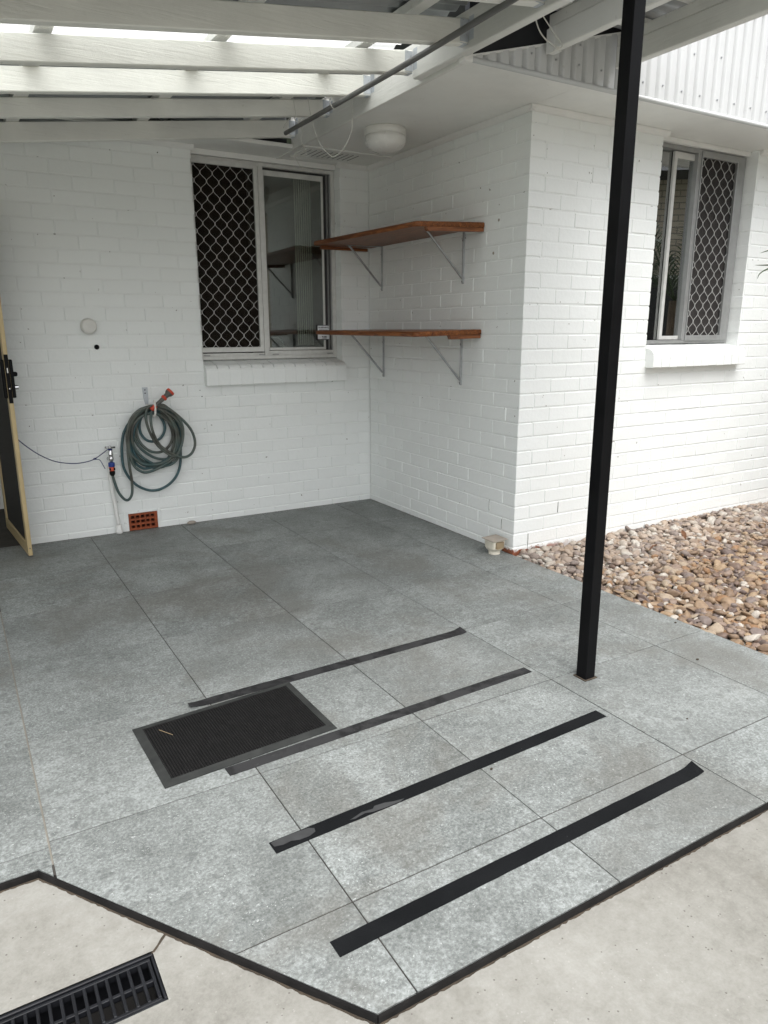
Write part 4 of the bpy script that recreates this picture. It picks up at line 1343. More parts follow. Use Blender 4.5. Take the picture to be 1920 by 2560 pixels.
big = [(-1.713, 0.838), (-1.793, 0.833), (-1.859, 0.774), (-1.908, 0.706), (-1.929, 0.645), (-1.94, 0.564), (-1.938, 0.464), (-1.909, 0.387), (-1.861, 0.326), (-1.802, 0.289), (-1.757, 0.277), (-1.702, 0.282), (-1.639, 0.311), (-1.589, 0.363), (-1.558, 0.436), (-1.547, 0.53), (-1.54, 0.624), (-1.547, 0.694), (-1.574, 0.766), (-1.625, 0.819), (-1.69, 0.85)]
right1 = [(-1.712, 0.856), (-1.738, 0.83), (-1.748, 0.776), (-1.747, 0.722), (-1.732, 0.661), (-1.7, 0.599), (-1.645, 0.548), (-1.587, 0.515), (-1.537, 0.503), (-1.493, 0.521), (-1.466, 0.566), (-1.46, 0.618), (-1.477, 0.68), (-1.516, 0.739), (-1.567, 0.793), (-1.623, 0.842), (-1.666, 0.871)]
right2 = [(-1.711, 0.865), (-1.756, 0.862), (-1.774, 0.823), (-1.777, 0.769), (-1.764, 0.705), (-1.738, 0.639), (-1.706, 0.586), (-1.655, 0.539), (-1.611, 0.514), (-1.576, 0.542), (-1.549, 0.601), (-1.537, 0.67), (-1.544, 0.736), (-1.58, 0.803), (-1.632, 0.842)]
inner = [(-1.696, 0.837), (-1.749, 0.831), (-1.792, 0.788), (-1.81, 0.735), (-1.806, 0.681), (-1.778, 0.637), (-1.739, 0.618), (-1.694, 0.626), (-1.66, 0.656), (-1.643, 0.701), (-1.648, 0.747), (-1.672, 0.79)]
l1 = [(-1.704, 0.846), (-1.784, 0.842), (-1.849, 0.792), (-1.886, 0.718), (-1.902, 0.629), (-1.897, 0.538), (-1.876, 0.467), (-1.835, 0.428), (-1.8, 0.418), (-1.745, 0.431), (-1.674, 0.462), (-1.612, 0.498), (-1.566, 0.555), (-1.542, 0.633), (-1.546, 0.708), (-1.582, 0.775), (-1.647, 0.825)]
l2 = [(-1.704, 0.837), (-1.776, 0.828), (-1.832, 0.782), (-1.855, 0.716), (-1.852, 0.648), (-1.822, 0.586), (-1.773, 0.536), (-1.717, 0.503), (-1.649, 0.492), (-1.592, 0.515), (-1.555, 0.578), (-1.554, 0.658), (-1.585, 0.739), (-1.644, 0.802)]
l3 = [(-1.703, 0.851), (-1.801, 0.843), (-1.872, 0.775), (-1.902, 0.674), (-1.901, 0.584), (-1.872, 0.522), (-1.814, 0.47), (-1.743, 0.454), (-1.674, 0.462), (-1.621, 0.494), (-1.584, 0.557), (-1.569, 0.635), (-1.582, 0.72), (-1.626, 0.796)]
l4 = [(-1.7, 0.832), (-1.768, 0.814), (-1.816, 0.763), (-1.835, 0.701), (-1.827, 0.641), (-1.795, 0.588), (-1.749, 0.552), (-1.691, 0.543), (-1.639, 0.566), (-1.603, 0.619), (-1.598, 0.684), (-1.625, 0.76), (-1.662, 0.807)]
l5 = [(-1.7, 0.841), (-1.785, 0.824), (-1.848, 0.756), (-1.872, 0.672), (-1.875, 0.59), (-1.845, 0.528), (-1.795, 0.482), (-1.729, 0.467), (-1.668, 0.48), (-1.624, 0.523), (-1.596, 0.591), (-1.594, 0.674), (-1.617, 0.745), (-1.657, 0.807)]
sh = lambda L, dx, dz, k=1.0: [((x + 1.71) * k - 1.71 + dx, (z - 0.86) * k + 0.86 + dz) for x, z in L]
hose(inner, -0.024, -0.030, 'hose_teal', True)
hose(big, -0.028, -0.036, 'hose_teal', True)
hose(l4, -0.036, -0.044, 'hose', True)
hose(l2, -0.046, -0.050, 'hose', True)
hose(l5, -0.052, -0.060, 'hose', True)
hose(sh(l5, 0.012, -0.012, 1.04), -0.062, -0.056, 'hose_teal', True)
hose(sh(l1, 0.004, 0.010, 0.97), -0.064, -0.070, 'hose_teal', True)
hose(l3, -0.070, -0.076, 'hose', True)
hose(sh(l2, -0.012, -0.022, 1.05), -0.078, -0.072, 'hose', True)
hose(l1, -0.082, -0.086, 'hose', True)
hose(sh(l3, -0.010, 0.004, 0.98), -0.090, -0.084, 'hose', True)
hose(right2, -0.092, -0.098, 'hose', True)
hose(right1, -0.102, -0.098, 'hose', True)
hose(feed, ty - 0.008, -0.094, 'hose')
# hook
HK = thing('hose_hook', (-1.75, 0, 0.9), 'white painted wall hook with strap plate carrying the hose', 'hook')
MB().prism([(-1.768, 0.984), (-1.762, 0.905), (-1.753, 0.862), (-1.736, 0.862), (-1.731, 0.905), (-1.731, 0.984)][::-1], -0.005, -0.0005).build('plate', 'galv_white', HK, bevel=0.001)
pl_o = bpy.data.objects[[o.name for o in HK.children][0]]
for v in pl_o.data.vertices: v.co = Vector((v.co.x, v.co.z, v.co.y))
for zz4 in (0.967, 0.945):
    MB().lathe([(0.005, -0.0042), (0.004, -0.0065), (0.0, -0.007)], (-1.7495, 0, zz4), 'Y', 8).build('screw', 'rubber', HK)
MB().tube(catmull([(-1.745, -0.004, 0.872), (-1.745, -0.012, 0.835), (-1.738, -0.06, 0.812), (-1.729, -0.108, 0.797), (-1.722, -0.122, 0.812), (-1.718, -0.123, 0.855), (-1.719, -0.121, 0.895), (-1.721, -0.116, 0.902)], 6), [0.007] * 43, 10).build('arm', 'plastic', HK, smooth=True)
# spray gun (a part of the hose)
A0 = Vector((-1.735, -0.112, 0.848)); A1 = Vector((-1.600, -0.112, 0.962))
ax = (A1 - A0).normalized()
def along(prof, mat, name, parent=HO, n=16):
    mb = MB()
    rot = ax.to_track_quat('Z', 'Y').to_matrix()
    vs = []; fs = []
    for r_, h_ in prof:
        for k in range(n):
            t = 2 * math.pi * k / n
            vs.append(A0 + rot @ Vector((r_ * math.cos(t), r_ * math.sin(t), h_)))
    for i in range(len(prof) - 1):
        for k in range(n):
            fs.append((i * n + k, i * n + (k + 1) % n, (i + 1) * n + (k + 1) % n, (i + 1) * n + k))
    fs.append(tuple(range(n - 1, -1, -1))); fs.append(tuple((len(prof) - 1) * n + k for k in range(n)))
    return mb.add(vs, fs).build(name, mat, parent, smooth=True)
gun = along([(0.012, 0.028), (0.014, 0.035), (0.0135, 0.07), (0.0150, 0.10), (0.0165, 0.125), (0.0175, 0.135), (0.026, 0.148), (0.0285, 0.158)], 'grey_plastic', 'spray_gun')
along([(0.012, -0.010), (0.0155, -0.006), (0.0150, 0.015), (0.0165, 0.020), (0.0160, 0.030)], 'red_plastic', 'gun_connector')
along([(0.0150, 0.098), (0.0205, 0.102), (0.0205, 0.114), (0.0165, 0.118)], 'red_plastic', 'collar', gun)
along([(0.0286, 0.1582), (0.0295, 0.163), (0.0285, 0.174), (0.024, 0.176), (0.0, 0.1755)], 'red_plastic', 'spray_head', gun)

# blue cord from tap to door
cp = [(-2.584, -0.283, 0.745), (-2.533, -0.20, 0.681), (-2.454, -0.15, 0.607), (-2.363, -0.115, 0.551), (-2.258, -0.09, 0.524), (-2.174, -0.075, 0.525), (-2.121, -0.068, 0.539), (-2.067, -0.066, 0.571), (-2.031, -0.062, 0.594), (-2.018, -0.072, 0.592)]
cb = MB().tube(catmull(cp, 8), 0.0030, 6)
cb.tube(catmull([(-2.130, -0.068, 0.535), (-2.093, -0.066, 0.530), (-2.074, -0.066, 0.494), (-2.062, -0.066, 0.466)], 6), 0.0026, 6)
cb.tube(catmull([(-2.128, -0.069, 0.537), (-2.121, -0.073, 0.541), (-2.112, -0.070, 0.541)], 4), 0.0056, 6)
cb.lathe([(0.013, 0.586), (0.0145, 0.590), (0.013, 0.594)], (-2.018, ty - 0.008, 0), 'Z', 12)
tag(cb.build('cord', 'navy_cord', smooth=True), 'dark blue cord sagging from the garden tap to the screen door', 'cord')

# screen door standing open at the left edge
h0 = Vector((-2.661, 0.505, 0)); h1 = Vector((-2.594, -0.307, 0))
SD = thing('screen_door', h1, 'open beige framed security screen door with black lock', 'door')
dd = (h1 - h0); DW = dd.length; dd.normalize(); dnr = Vector((-dd.y, dd.x, 0))   # dnr points to the wall side (+x)
Md = Matrix((dd, dnr, Vector((0, 0, 1)))).transposed().to_4x4(); Md.translation = h0
fr_ = MB()
tw = 0.024
fr_.box(0, 0.055, 0, tw, 0.012, 2.06, Md); fr_.box(DW - 0.055, DW, 0, tw, 0.012, 2.06, Md)
fr_.box(0.055, DW - 0.055, 0, tw, 0.012, 0.085, Md); fr_.box(0.055, DW - 0.055, 0, tw, 1.99, 2.06, Md)
fr_.build('frame', 'door_frame', SD, bevel=0.002)
MB().box(0.05, DW - 0.05, 0.009, 0.0135, 0.08, 1.995, Md).build('screen', 'screen', SD)
lk = MB()
lk.box(DW - 0.004, DW + 0.0008, 0.001, tw - 0.001, 0.945, 1.225, Md)
lk.build('lock_face', 'black_steel', SD, bevel=0.0006)
for s_, y0 in ((1, tw), (-1, -0.020)):
    MB().box(DW - 0.050, DW - 0.006, y0, y0 + 0.020, 0.975, 1.195, Md).build('lock_plate', 'black_steel', SD, bevel=0.004)
hnd = MB()
hnd.box(DW - 0.13, DW - 0.018, tw + 0.020, tw + 0.042, 1.100, 1.122, Md)
hnd.box(DW - 0.042, DW - 0.016, tw + 0.012, tw + 0.040, 1.098, 1.124, Md)
hnd.build('handle', 'black_steel', SD, bevel=0.004)
MB().tube([Md @ Vector((DW - 0.026, tw + 0.018, 1.035)), Md @ Vector((DW - 0.026, tw + 0.038, 1.035))], 0.0135, 14).build('key_cylinder', 'chrome', SD, smooth=False)
MB().box(DW + 0.0006, DW + 0.003, 0.009, 0.015, 1.120, 1.148, Md).build('latch', 'chrome', SD)
for zz5 in (0.06, 1.03):
    o = MB().tube([Md @ Vector((DW, 0.012, zz5)), Md @ Vector((DW + 0.0014, 0.012, zz5))], 0.004, 8).build('screw', 'chrome', SD)

# drain riser at the foot of the side wall
DR = thing('drain_riser', (-0.085, -1.70, 0), 'aged cream plastic drain riser with square cap by the wall corner', 'drain riser')
cx, cy = -0.078, -1.705
def rsq(a, z, k=5, r=0.3):
    out = []
    for i in range(4 * k):
        t = 2 * math.pi * (i + 0.5) / (4 * k)
        e = 2.0 / (2.0 + 6 * (1 - r))
        out.append((cx + a * math.copysign(abs(math.cos(t)) ** e, math.cos(t)), cy + a * math.copysign(abs(math.sin(t)) ** e, math.sin(t)), z))
    return out
rings = [rsq(0.036, 0.0, r=1.0), rsq(0.037, 0.020, r=1.0), rsq(0.042, 0.030, r=0.7), rsq(0.047, 0.042, r=0.3), rsq(0.049, 0.092, r=0.15)]
mb = MB(); NN = 20
mb.add([q for rg in rings for q in rg], [(i * NN + k, i * NN + (k + 1) % NN, (i + 1) * NN + (k + 1) % NN, (i + 1) * NN + k) for i in range(4) for k in range(NN)] + [tuple(range(NN)), tuple(4 * NN + k for k in range(NN))])
mb.build('body', 'pvc', DR, smooth=False, bevel=0.0)
MB().hexa([(cx - .060, cy - .060, .0925), (cx + .056, cy - .060, .096), (cx + .056, cy + .058, .098), (cx - .060, cy + .058, .094), (cx - .060, cy - .060, .097), (cx + .056, cy - .060, .101), (cx + .056, cy + .058, .103), (cx - .060, cy + .058, .099)]).build('cap', 'pvc_cap', DR, bevel=0.002)
MB().box(cx - 0.03, cx + 0.03, cy - 0.0515, cy - 0.0485, 0.040, 0.086).build('outlet_patch', 'straw', DR, bevel=0.006)

# small stone left against the back wall
def stone(name, loc, s, seed, mat):
    bm = bmesh.new(); bmesh.ops.create_icosphere(bm, subdivisions=2, radius=1.0)
    rr = random.Random(seed)
    o_ = [Vector((rr.uniform(-1, 1), rr.uniform(-1, 1), rr.uniform(-1, 1))).normalized() for _ in range(5)]
    for v in bm.verts:
        k = 1 + sum(0.16 * max(0, v.co.dot(q)) ** 2 * (1 if i % 2 else -1) for i, q in enumerate(o_))
        v.co = Vector((v.co.x * s[0] * k, v.co.y * s[1] * k, v.co.z * s[2] * k))
    me = bpy.data.meshes.new(name); bm.to_mesh(me); bm.free()
    me.polygons.foreach_set('use_smooth', [True] * len(me.polygons)); me.materials.append(MT[mat])
    return link(name, me, None, loc)
tag(stone('stone', (-1.500, -0.03, 0.011), (0.034, 0.018, 0.015), 4, 'pvc_cap'), 'small brown stone on the tiles against the back wall', 'stone')

# ------------------------------------------------------------------ grip strips and mat
def strip(p0, p1, wd, mat, label, lift=None, torn=False, z=0.0016):
    d_ = Vector((p1[0] - p0[0], p1[1] - p0[1], 0)); L = d_.length; d_.normalize(); nn = Vector((-d_.y, d_.x, 0))
    n = 40
    ring = []
    rr = random.Random(int(L * 1e4) + int(abs(p0[1]) * 100))
    for i in range(n + 1):
        t = i / n
        q = Vector((p0[0], p0[1], 0)) + d_ * L * t
        zz_ = z
        wn = wd
        off = 0.0
        za = zb2_ = 0.0
        if lift and t > 0.955:
            u = (t - 0.955) / 0.045
            za = lift * u * u; zb2_ = lift * 0.35 * u * u
        if torn and t < 0.06:
            u = (0.06 - t) / 0.06
            wn = wd * (1 - 0.55 * u); off = -wd * 0.12 * u; za = zb2_ = 0.012 * u * u
        e1 = rr.uniform(-.0006, .0006); e2 = rr.uniform(-.0006, .0006)
        a = q + nn * (wn / 2 + off + e1) + Vector((0, 0, zz_ + za)); b = q + nn * (-wn / 2 + off + e2) + Vector((0, 0, zz_ + zb2_))
        ring.append([a, b, b - Vector((0, 0, 0.0012)), a - Vector((0, 0, 0.0012))])
    mb = MB()
    for i in range(n):
        mb.add(ring[i] + ring[i + 1], [(0, 1, 5, 4), (1, 2, 6, 5), (2, 3, 7, 6), (3, 0, 4, 7)])
    mb.add(ring[0], [(0, 1, 2, 3)]); mb.add(ring[-1], [(3, 2, 1, 0)])
    return tag(mb.build('grip_strip', mat), label, 'grip strip', 'anti-slip strips on the patio tiles')
strip((-2.268, -2.612), (-0.970, -2.577), 0.052, 'tape_worn', 'faded grip strip farthest away, torn at its left end behind the mat', 0.012, True)
strip((-2.278, -3.083), (-0.978, -3.030), 0.048, 'tape_worn', 'faded grey grip strip running along the near edge of the mat')
strip((-2.287, -3.481), (-0.986, -3.433), 0.050, 'tape', 'third grip strip with worn grey patches, between the mat and the nearest strip')
strip((-2.292, -3.862), (-0.984, -3.836), 0.049, 'tape', 'nearest solid black grip strip with its right end curling up', 0.016)

G3 = [o for o in C.objects if o.name.startswith('grip_strip') and 'third' in o['label']][0]
def patch(pts):
    a3 = Vector((-2.287, -3.481, 0)); b3 = Vector((-0.986, -3.433, 0)); d3 = (b3 - a3).normalized(); n3_ = Vector((-d3.y, d3.x, 0))
    MB().prism([tuple((a3 + d3 * u + n3_ * v)[:2]) for u, v in pts], 0.0014, 0.0021).build('worn_patch', 'worn_grey', G3)
patch([(0.006, 0.002), (0.03, -0.004), (0.055, -0.002), (0.075, -0.010), (0.105, -0.012), (0.128, -0.004), (0.132, 0.010), (0.118, 0.020), (0.07, 0.0235), (0.02, 0.0235), (0.004, 0.020)])
patch([(0.235, -0.014), (0.25, -0.018), (0.285, -0.012), (0.31, -0.020), (0.35, -0.0235), (0.40, -0.0235), (0.42, -0.018), (0.385, -0.012), (0.36, -0.003), (0.325, 0.001), (0.315, -0.008), (0.28, -0.003), (0.26, -0.008)])
MTt = thing('door_mat', (-2.17, -2.85, 0), 'black ribbed rubber door mat with smooth grey border', 'mat')
A, B_, Cc, Dd = [Vector((x, y, 0)) for x, y in ((-2.483, -2.671), (-1.868, -2.626), (-1.860, -3.030), (-2.470, -3.068))]
def lerp4(u, v): return (A * (1 - u) + B_ * u) * (1 - v) + (Dd * (1 - u) + Cc * u) * v
bu, bv = 0.048, 0.072
rimo = [lerp4(0, 0), lerp4(1, 0), lerp4(1, 1), lerp4(0, 1)]
rimi = [lerp4(bu, bv), lerp4(1 - bu, bv), lerp4(1 - bu, 1 - bv), lerp4(bu, 1 - bv)]
names_ = []
for k in range(4):
    a, b, c_, d_ = rimo[k], rimo[(k + 1) % 4], rimi[(k + 1) % 4], rimi[k]
    e = Vector((0, 0, 0.0025)); f_ = Vector((0, 0, 0.0085)); g_ = Vector((0, 0, 0.0008))
    MB().hexa([a + g_, d_ + g_, c_ + g_, b + g_, a + e, d_ + f_, c_ + f_, b + e]).build('border', 'mat_border', MTt)
MB().prism([(q.x, q.y) for q in rimi][::-1], 0.001, 0.0045).build('base', 'rubber', MTt)
# fine stud rows: ridges across, split into nubs
mb = MB()
nu, nv = 60, 34
for i in range(nu):
    u0 = bu + (1 - 2 * bu) * (i + 0.12) / nu; u1 = bu + (1 - 2 * bu) * (i + 0.70) / nu
    for j in range(nv):
        v0 = bv + (1 - 2 * bv) * (j + 0.10) / nv; v1 = bv + (1 - 2 * bv) * (j + 0.84) / nv
        q = [lerp4(u0, v1), lerp4(u1, v1), lerp4(u1, v0), lerp4(u0, v0)]
        lo = Vector((0, 0, 0.0044)); hi = Vector((0, 0, 0.0080))
        cc = sum(q, Vector()) / 4
        top = [cc + (x - cc) * 0.72 + hi for x in q]
        mb.add([x + lo for x in q] + top, [(4, 5, 6, 7), (0, 1, 5, 4), (1, 2, 6, 5), (2, 3, 7, 6), (3, 0, 4, 7)])
o = mb.build('studs', 'stud_rubber', MTt); o['kind'] = 'stuff'
sw_ = MB().tube([(-2.405, -2.735, 0.0105), (-2.372, -2.792, 0.0105)], 0.0011, 6)
tag(sw_.build('straw', 'straw'), 'dry straw stalk lying on the door mat', 'straw')

# ------------------------------------------------------------------ drain grate
GR = thing('drain_grate', (-2.9, -3.67, DZ), 'black plastic channel drain grate set in the driveway', 'drain')
gx0, gx1, gy0, gy1 = -3.95, -2.6445, -3.771, -3.629
fm = MB()
fm.box(gx0, gx1, gy0, gy0 + 0.008, DZ - 0.09, DZ - 0.001); fm.box(gx0, gx1, gy1 - 0.008, gy1, DZ - 0.09, DZ - 0.001)
fm.box(gx1 - 0.006, gx1, gy0 + 0.008, gy1 - 0.008, DZ - 0.09, DZ - 0.001)
fm.build('channel', 'grate', GR, bevel=0.0015)
MB().box(gx0, gx1, gy0, gy1, DZ - 0.095, DZ - 0.0905).build('pit_floor', 'pit', GR)
gm = MB()
gm.box(gx0, gx1 - 0.009, gy0 + 0.011, gy0 + 0.018, DZ - 0.022, DZ - 0.004); gm.box(gx0, gx1 - 0.009, gy1 - 0.018, gy1 - 0.011, DZ - 0.022, DZ - 0.004)
gm.box(gx1 - 0.016, gx1 - 0.009, gy0 + 0.018, gy1 - 0.018, DZ - 0.022, DZ - 0.004)
gm.box(gx0, gx1 - 0.016, (gy0 + gy1) / 2 - 0.004, (gy0 + gy1) / 2 + 0.004, DZ - 0.020, DZ - 0.006)
gm.build('grate_frame', 'grate', GR, bevel=0.001)
bar = MB().box(-0.0034, 0.0034, gy0 + 0.018, gy1 - 0.018, -0.020, -0.0035).mesh('bar', 'grate', bevel=0.0012)
x = gx1 - 0.016 - 0.019
while x > gx0:
    link('bar', bar, GR, (x, 0, DZ)); x -= 0.0232

# ------------------------------------------------------------------ pebble bed
GV = tag(MB().prism([(0.006, -7.5), (9, -7.5), (9, -D - 0.002), (0.006, -D - 0.002)], -0.115, -0.042).build('gravel_bed', 'soil'), kind='structure')
def ico(sub):
    bm = bmesh.new(); bmesh.ops.create_icosphere(bm, subdivisions=sub, radius=1.0)
    bm.verts.ensure_lookup_table()
    v = np.array([q.co[:] for q in bm.verts]); f = np.array([[q.index for q in t.verts] for t in bm.faces]); bm.free()
    return v, f
icoA, icoB = ico(3), ico(2)
def pebshape(v, rg):
    w_ = v.copy()
    for _ in range(6):
        d_ = rg.normal(size=3); d_ /= np.linalg.norm(d_)
        dt = v @ d_
        w_ *= (1 - 0.20 * rg.random() * np.clip(dt, 0, 1) ** 2)[:, None]
    # a few flattened facets
    for _ in range(9):
        d_ = rg.normal(size=3); d_ /= np.linalg.norm(d_)
        lim = rg.uniform(0.50, 0.80); dt = w_ @ d_
        over = np.clip(dt - lim, 0, None)
        w_ -= (over * 0.93)[:, None] * d_
    return w_
protoA = [pebshape(icoA[0], rng) for _ in range(14)]
protoB = [pebshape(icoB[0], rng) for _ in range(14)]
camp = np.array([-2.88, -5.07])
pebs = []
def top(x, y):
    e = max(0.0, min(1.0, x / 0.10)); e2 = max(0, min(1, (-D - y) / 0.25))
    return -0.016 + 0.018 * e + 0.010 * (1 - e2) + 0.010 * math.sin(x * 4.1 + y * 2.3) * math.sin(y * 5.3 - x * 1.7)
def inview(x, y, mg):
    return x < 2.72 + mg + (y + D) * 1.62
for layer, sp, drop in ((0, 0.036, 0.026), (1, 0.033, 0.008), (2, 0.052, -0.006)):
    y = -D - 0.020
    while y > -4.02:
        x = 0.014
        while x < 3.4:
            px_, py_ = x + rng.uniform(-.45, .45) * sp, y + rng.uniform(-.45, .45) * sp
            px_ = max(px_, 0.017 + rng.uniform(0, .006)); py_ = min(py_, -D - 0.02)
            if inview(px_, py_, 0.35) and (layer < 2 or rng.random() < 0.75):
                pebs.append((px_, py_, top(px_, py_) - drop, layer))
            x += sp
        y -= sp
def pebmat(rg, layer, x):
    a = 0.0170 + 0.025 * rg.random() ** 2.0
    if layer == 2: a *= 1.08
    s_ = np.array([a * rg.uniform(1.0, 1.35), a * rg.uniform(0.75, 1.0), a * rg.uniform(0.42, 0.72)])
    th = rg.uniform(0, 2 * np.pi); tilt = rg.normal(0, 0.28, 2)
    Rz = np.array([[np.cos(th), -np.sin(th), 0], [np.sin(th), np.cos(th), 0], [0, 0, 1]])
    cx_, sx_ = np.cos(tilt[0]), np.sin(tilt[0]); cy_, sy_ = np.cos(tilt[1]), np.sin(tilt[1])
    Rx = np.array([[1, 0, 0], [0, cx_, -sx_], [0, sx_, cx_]]); Ry = np.array([[cy_, 0, sy_], [0, 1, 0], [-sy_, 0, cy_]])
    return Rx @ Ry @ Rz, s_
# the 300 that show largest: uppermost, nearest to the camera, and inside the frame
cand = [i for i, q in enumerate(pebs) if q[3] >= 1 and inview(q[0], q[1], -0.02)]
cand.sort(key=lambda i: (pebs[i][0] - camp[0]) ** 2 + (pebs[i][1] - camp[1]) ** 2 - (0.25 if pebs[i][3] == 2 else 0))
single = set(cand[:300])
protome = []
for k, v in enumerate(protoA):
    me = bpy.data.meshes.new('pebble')
    me.from_pydata([tuple(q) for q in v], [], [tuple(int(a) for a in f) for f in icoB[1]] if len(v) == len(icoB[0]) else [tuple(int(a) for a in f) for f in icoA[1]])
    me.polygons.foreach_set('use_smooth', [True] * len(me.polygons)); me.materials.append(MT['pebble'])
    protome.append(me)
VV, FF, off = [], [], 0
for i, (x, y, z, layer) in enumerate(pebs):
    Rm, s_ = pebmat(rng, layer, x)
    k = rng.integers(0, 14)
    if i in single:
        o = bpy.data.objects.new('pebble', protome[k]); C.objects.link(o)
        mtx = Matrix([list(r) for r in (Rm @ np.diag(s_))]).to_4x4(); mtx.translation = Vector((x, y, z))
        o.parent = GV; o.matrix_local = mtx
    else:
        pr, fc = (protoB[k], icoB[1])
        VV.append((pr * s_) @ Rm.T + np.array([x, y, z])); FF.append(fc + off); off += len(pr)
VV = np.concatenate(VV); FF = np.concatenate(FF)
me = bpy.data.meshes.new('pebbles')
me.vertices.add(len(VV)); me.vertices.foreach_set('co', VV.ravel().astype(np.float32))
me.loops.add(FF.size); me.loops.foreach_set('vertex_index', FF.ravel().astype(np.int32))
me.polygons.add(len(FF)); me.polygons.foreach_set('loop_start', np.arange(0, FF.size, 3, dtype=np.int32))
me.polygons.foreach_set('use_smooth', np.ones(len(FF), dtype=bool))
me.update(calc_edges=True); me.validate()
me.materials.append(MT['pebble'])
o = bpy.data.objects.new('pebbles', me); C.objects.link(o); o.parent = GV; o['kind'] = 'stuff'

for k, (x, y, sz) in enumerate(((-0.045, -3.02, 0.006), (-0.16, -2.55, 0.004), (-0.30, -3.33, 0.007), (-0.75, -3.62, 0.004), (-1.55, -3.50, 0.005))):
    tag(stone('grit', (x, y, sz * 0.55), (sz, sz * 0.8, sz * 0.6), 20 + k, 'dirt'), ['tiny dark crumb on the tiles close to the pebble edge', 'tiny dark crumb on the tiles midway between post and wall corner', 'small black crumb on the tiles right of the post', 'tiny crumb on the tile beside the third grip strip', 'tiny crumb just below the third grip strip'][k], 'grit')
# fallen leaves and bark on the pebbles
def curl_leaf(loc, L, wd, rz, mat, label):
    mb = MB(); n = 8; ring = []
    for i in range(n + 1):
        t = i / n; wv_ = wd * math.sin(math.pi * (0.08 + 0.9 * t)); zz_ = 0.012 * math.sin(t * 2.6)
        ring.append([(t * L, -wv_ / 2, zz_ + 0.006), (t * L, 0, zz_), (t * L, wv_ / 2, zz_ + 0.006), (t * L, 0, zz_ - 0.0012)])
    for i in range(n):
        mb.add(ring[i] + ring[i + 1], [(0, 1, 5, 4), (1, 2, 6, 5), (2, 3, 7, 6), (3, 0, 4, 7)])
    o = mb.build('leaf', mat); o.location = loc; o.rotation_euler = (random.uniform(-.2, .2), random.uniform(-.25, .1), rz)
    return tag(o, label, 'leaf')
curl_leaf((1.10, -2.20, 0.035), 0.11, 0.030, 0.9, 'dry', 'brown curled dead leaf lying on the pebbles below the window')
curl_leaf((0.72, -2.23, 0.028), 0.16, 0.014, 0.4, 'dry', 'thin brown bark strip on the pale pebbles')
curl_leaf((0.045, -2.70, 0.016), 0.055, 0.026, 2.2, 'straw', 'yellowed leaf at the edge of the pebble bed near the tiles')

# ------------------------------------------------------------------ surroundings: palm beside the frame, neighbour's house across the drive
PA = thing('palm', (3.15, -3.0, 0), 'palm whose leaf tips reach in at the right edge', 'palm')
MB().tube([(3.15, -3.0, -0.05), (3.17, -3.0, 0.8), (3.15, -3.0, 1.62)], [0.09, 0.075, 0.055], 12).build('trunk', 'bark', PA, smooth=True)
rp = random.Random(5)
def frond(base, tipv, nleaf, ll):
    mb = MB()
    pts = catmull([base, base + (tipv - base) * 0.5 + Vector((0, 0, 0.22)), tipv], 10)
    mb.tube(pts, [0.010 - 0.008 * i / (len(pts) - 1) for i in range(len(pts))], 6)
    for i in range(2, len(pts) - 1):
        d_ = (pts[i + 1] - pts[i]).normalized(); sd_ = d_.cross(Vector((0, 0, 1))).normalized()
        for s_ in (-1, 1):
            for h_ in (0, 0.5):
                o_ = pts[i] + (pts[i + 1] - pts[i]) * h_
                L = ll * (1.0 - 0.45 * abs(i / len(pts) - 0.5)) * rp.uniform(.85, 1.1)
                e = (d_ * 0.75 + sd_ * s_ * 0.75 + Vector((0, 0, -0.12))).normalized()
                tip = o_ + e * L + Vector((0, 0, -0.10 * L)); mid = o_ + e * L * 0.5 + Vector((0, 0, 0.02))
                nn = e.cross(Vector((0, 0, 1))).normalized() * 0.008
                mb.add([o_, mid + nn, mid - nn, tip, mid + Vector((0, 0, -.003))], [(0, 1, 4), (0, 4, 2), (1, 3, 4), (4, 3, 2)])
    return mb.build('frond', 'leaf', PA)
cb_ = Vector((3.15, -3.0, 1.62))
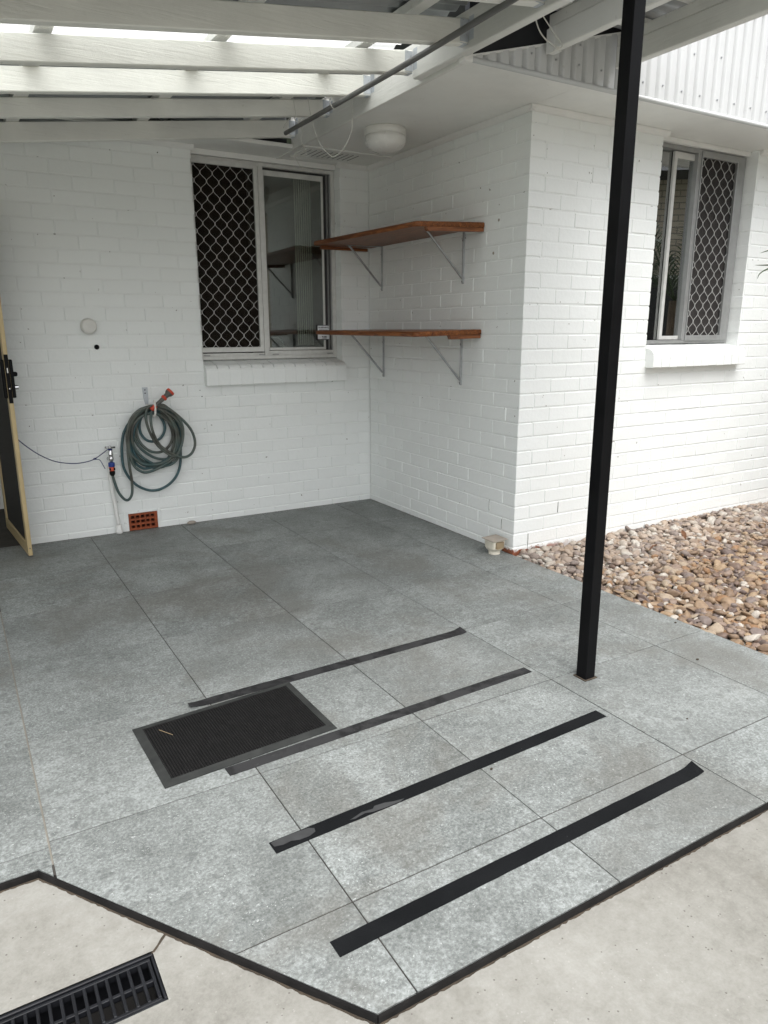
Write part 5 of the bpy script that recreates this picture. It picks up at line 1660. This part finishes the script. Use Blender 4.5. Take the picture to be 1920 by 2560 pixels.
for a, L, hz in ((2.9, 1.05, 0.45), (2.2, 0.95, 0.62), (3.6, 1.0, 0.35), (4.4, 1.0, 0.5), (5.3, 1.1, 0.4), (0.2, 1.0, 0.5), (1.1, 0.85, 0.6), (5.9, 1.0, 0.75), (4.9, 0.8, 0.95), (3.3, 0.8, 0.8)):
    frond(cb_, cb_ + Vector((math.cos(a) * L, math.sin(a) * L, hz)), 10, 0.34)
# three pointed leaflets that reach into the picture
for p0, p1, p2 in (((1.62, -2.60, 1.90), (1.20, -2.52, 1.80), (1.073, -2.50, 1.768)), ((1.62, -2.56, 1.74), (1.20, -2.50, 1.711), (1.036, -2.50, 1.703)), ((1.62, -2.60, 1.80), (1.17, -2.50, 1.690), (1.072, -2.50, 1.630))):
    pts = catmull([p0, p1, p2], 8)
    MB().tube(pts, [0.0055 * (1 - (i / (len(pts) - 1)) ** 2) + 0.0003 for i in range(len(pts))], 5).build('leaflet', 'leaf', PA)
NH = thing('neighbour_house', (9, -9, 0), 'cream brick house across the drive, mirrored in the window', 'house')
nb = Matrix.Translation((6.6, -6.1, 0)) @ Matrix.Rotation(R(215), 4, 'Z')
MB().box(-7, 7, 0, 4.5, -0.1, 3.5, nb).build('wall', 'fence', NH)
MB().hexa([nb @ Vector(q) for q in ((-7.6, -0.7, 3.5), (7.6, -0.7, 3.5), (7.6, 5.1, 3.5), (-7.6, 5.1, 3.5), (-6.6, 2.0, 4.8), (6.6, 2.0, 4.8), (6.6, 2.5, 4.8), (-6.6, 2.5, 4.8))]).build('roof', 'far_roof', NH)
for x in (-3.4, -0.6, 2.6):
    wn_ = MB().box(x, x + 1.2, -0.03, 0.01, 1.0, 2.1, nb).build('window', 'alu_dark', NH)
    f2 = MB(); f2.box(x - .05, x + 1.25, -0.05, -0.001, 0.94, 1.0, nb); f2.box(x - .05, x + 1.25, -0.05, -0.001, 2.1, 2.15, nb)
    f2.build('frame', 'alu_light', wn_)

# Cycles settings that keep the shade clean
S.render.engine = 'CYCLES'
S.cycles.max_bounces = 10
S.cycles.diffuse_bounces = 8
S.cycles.transparent_max_bounces = 16
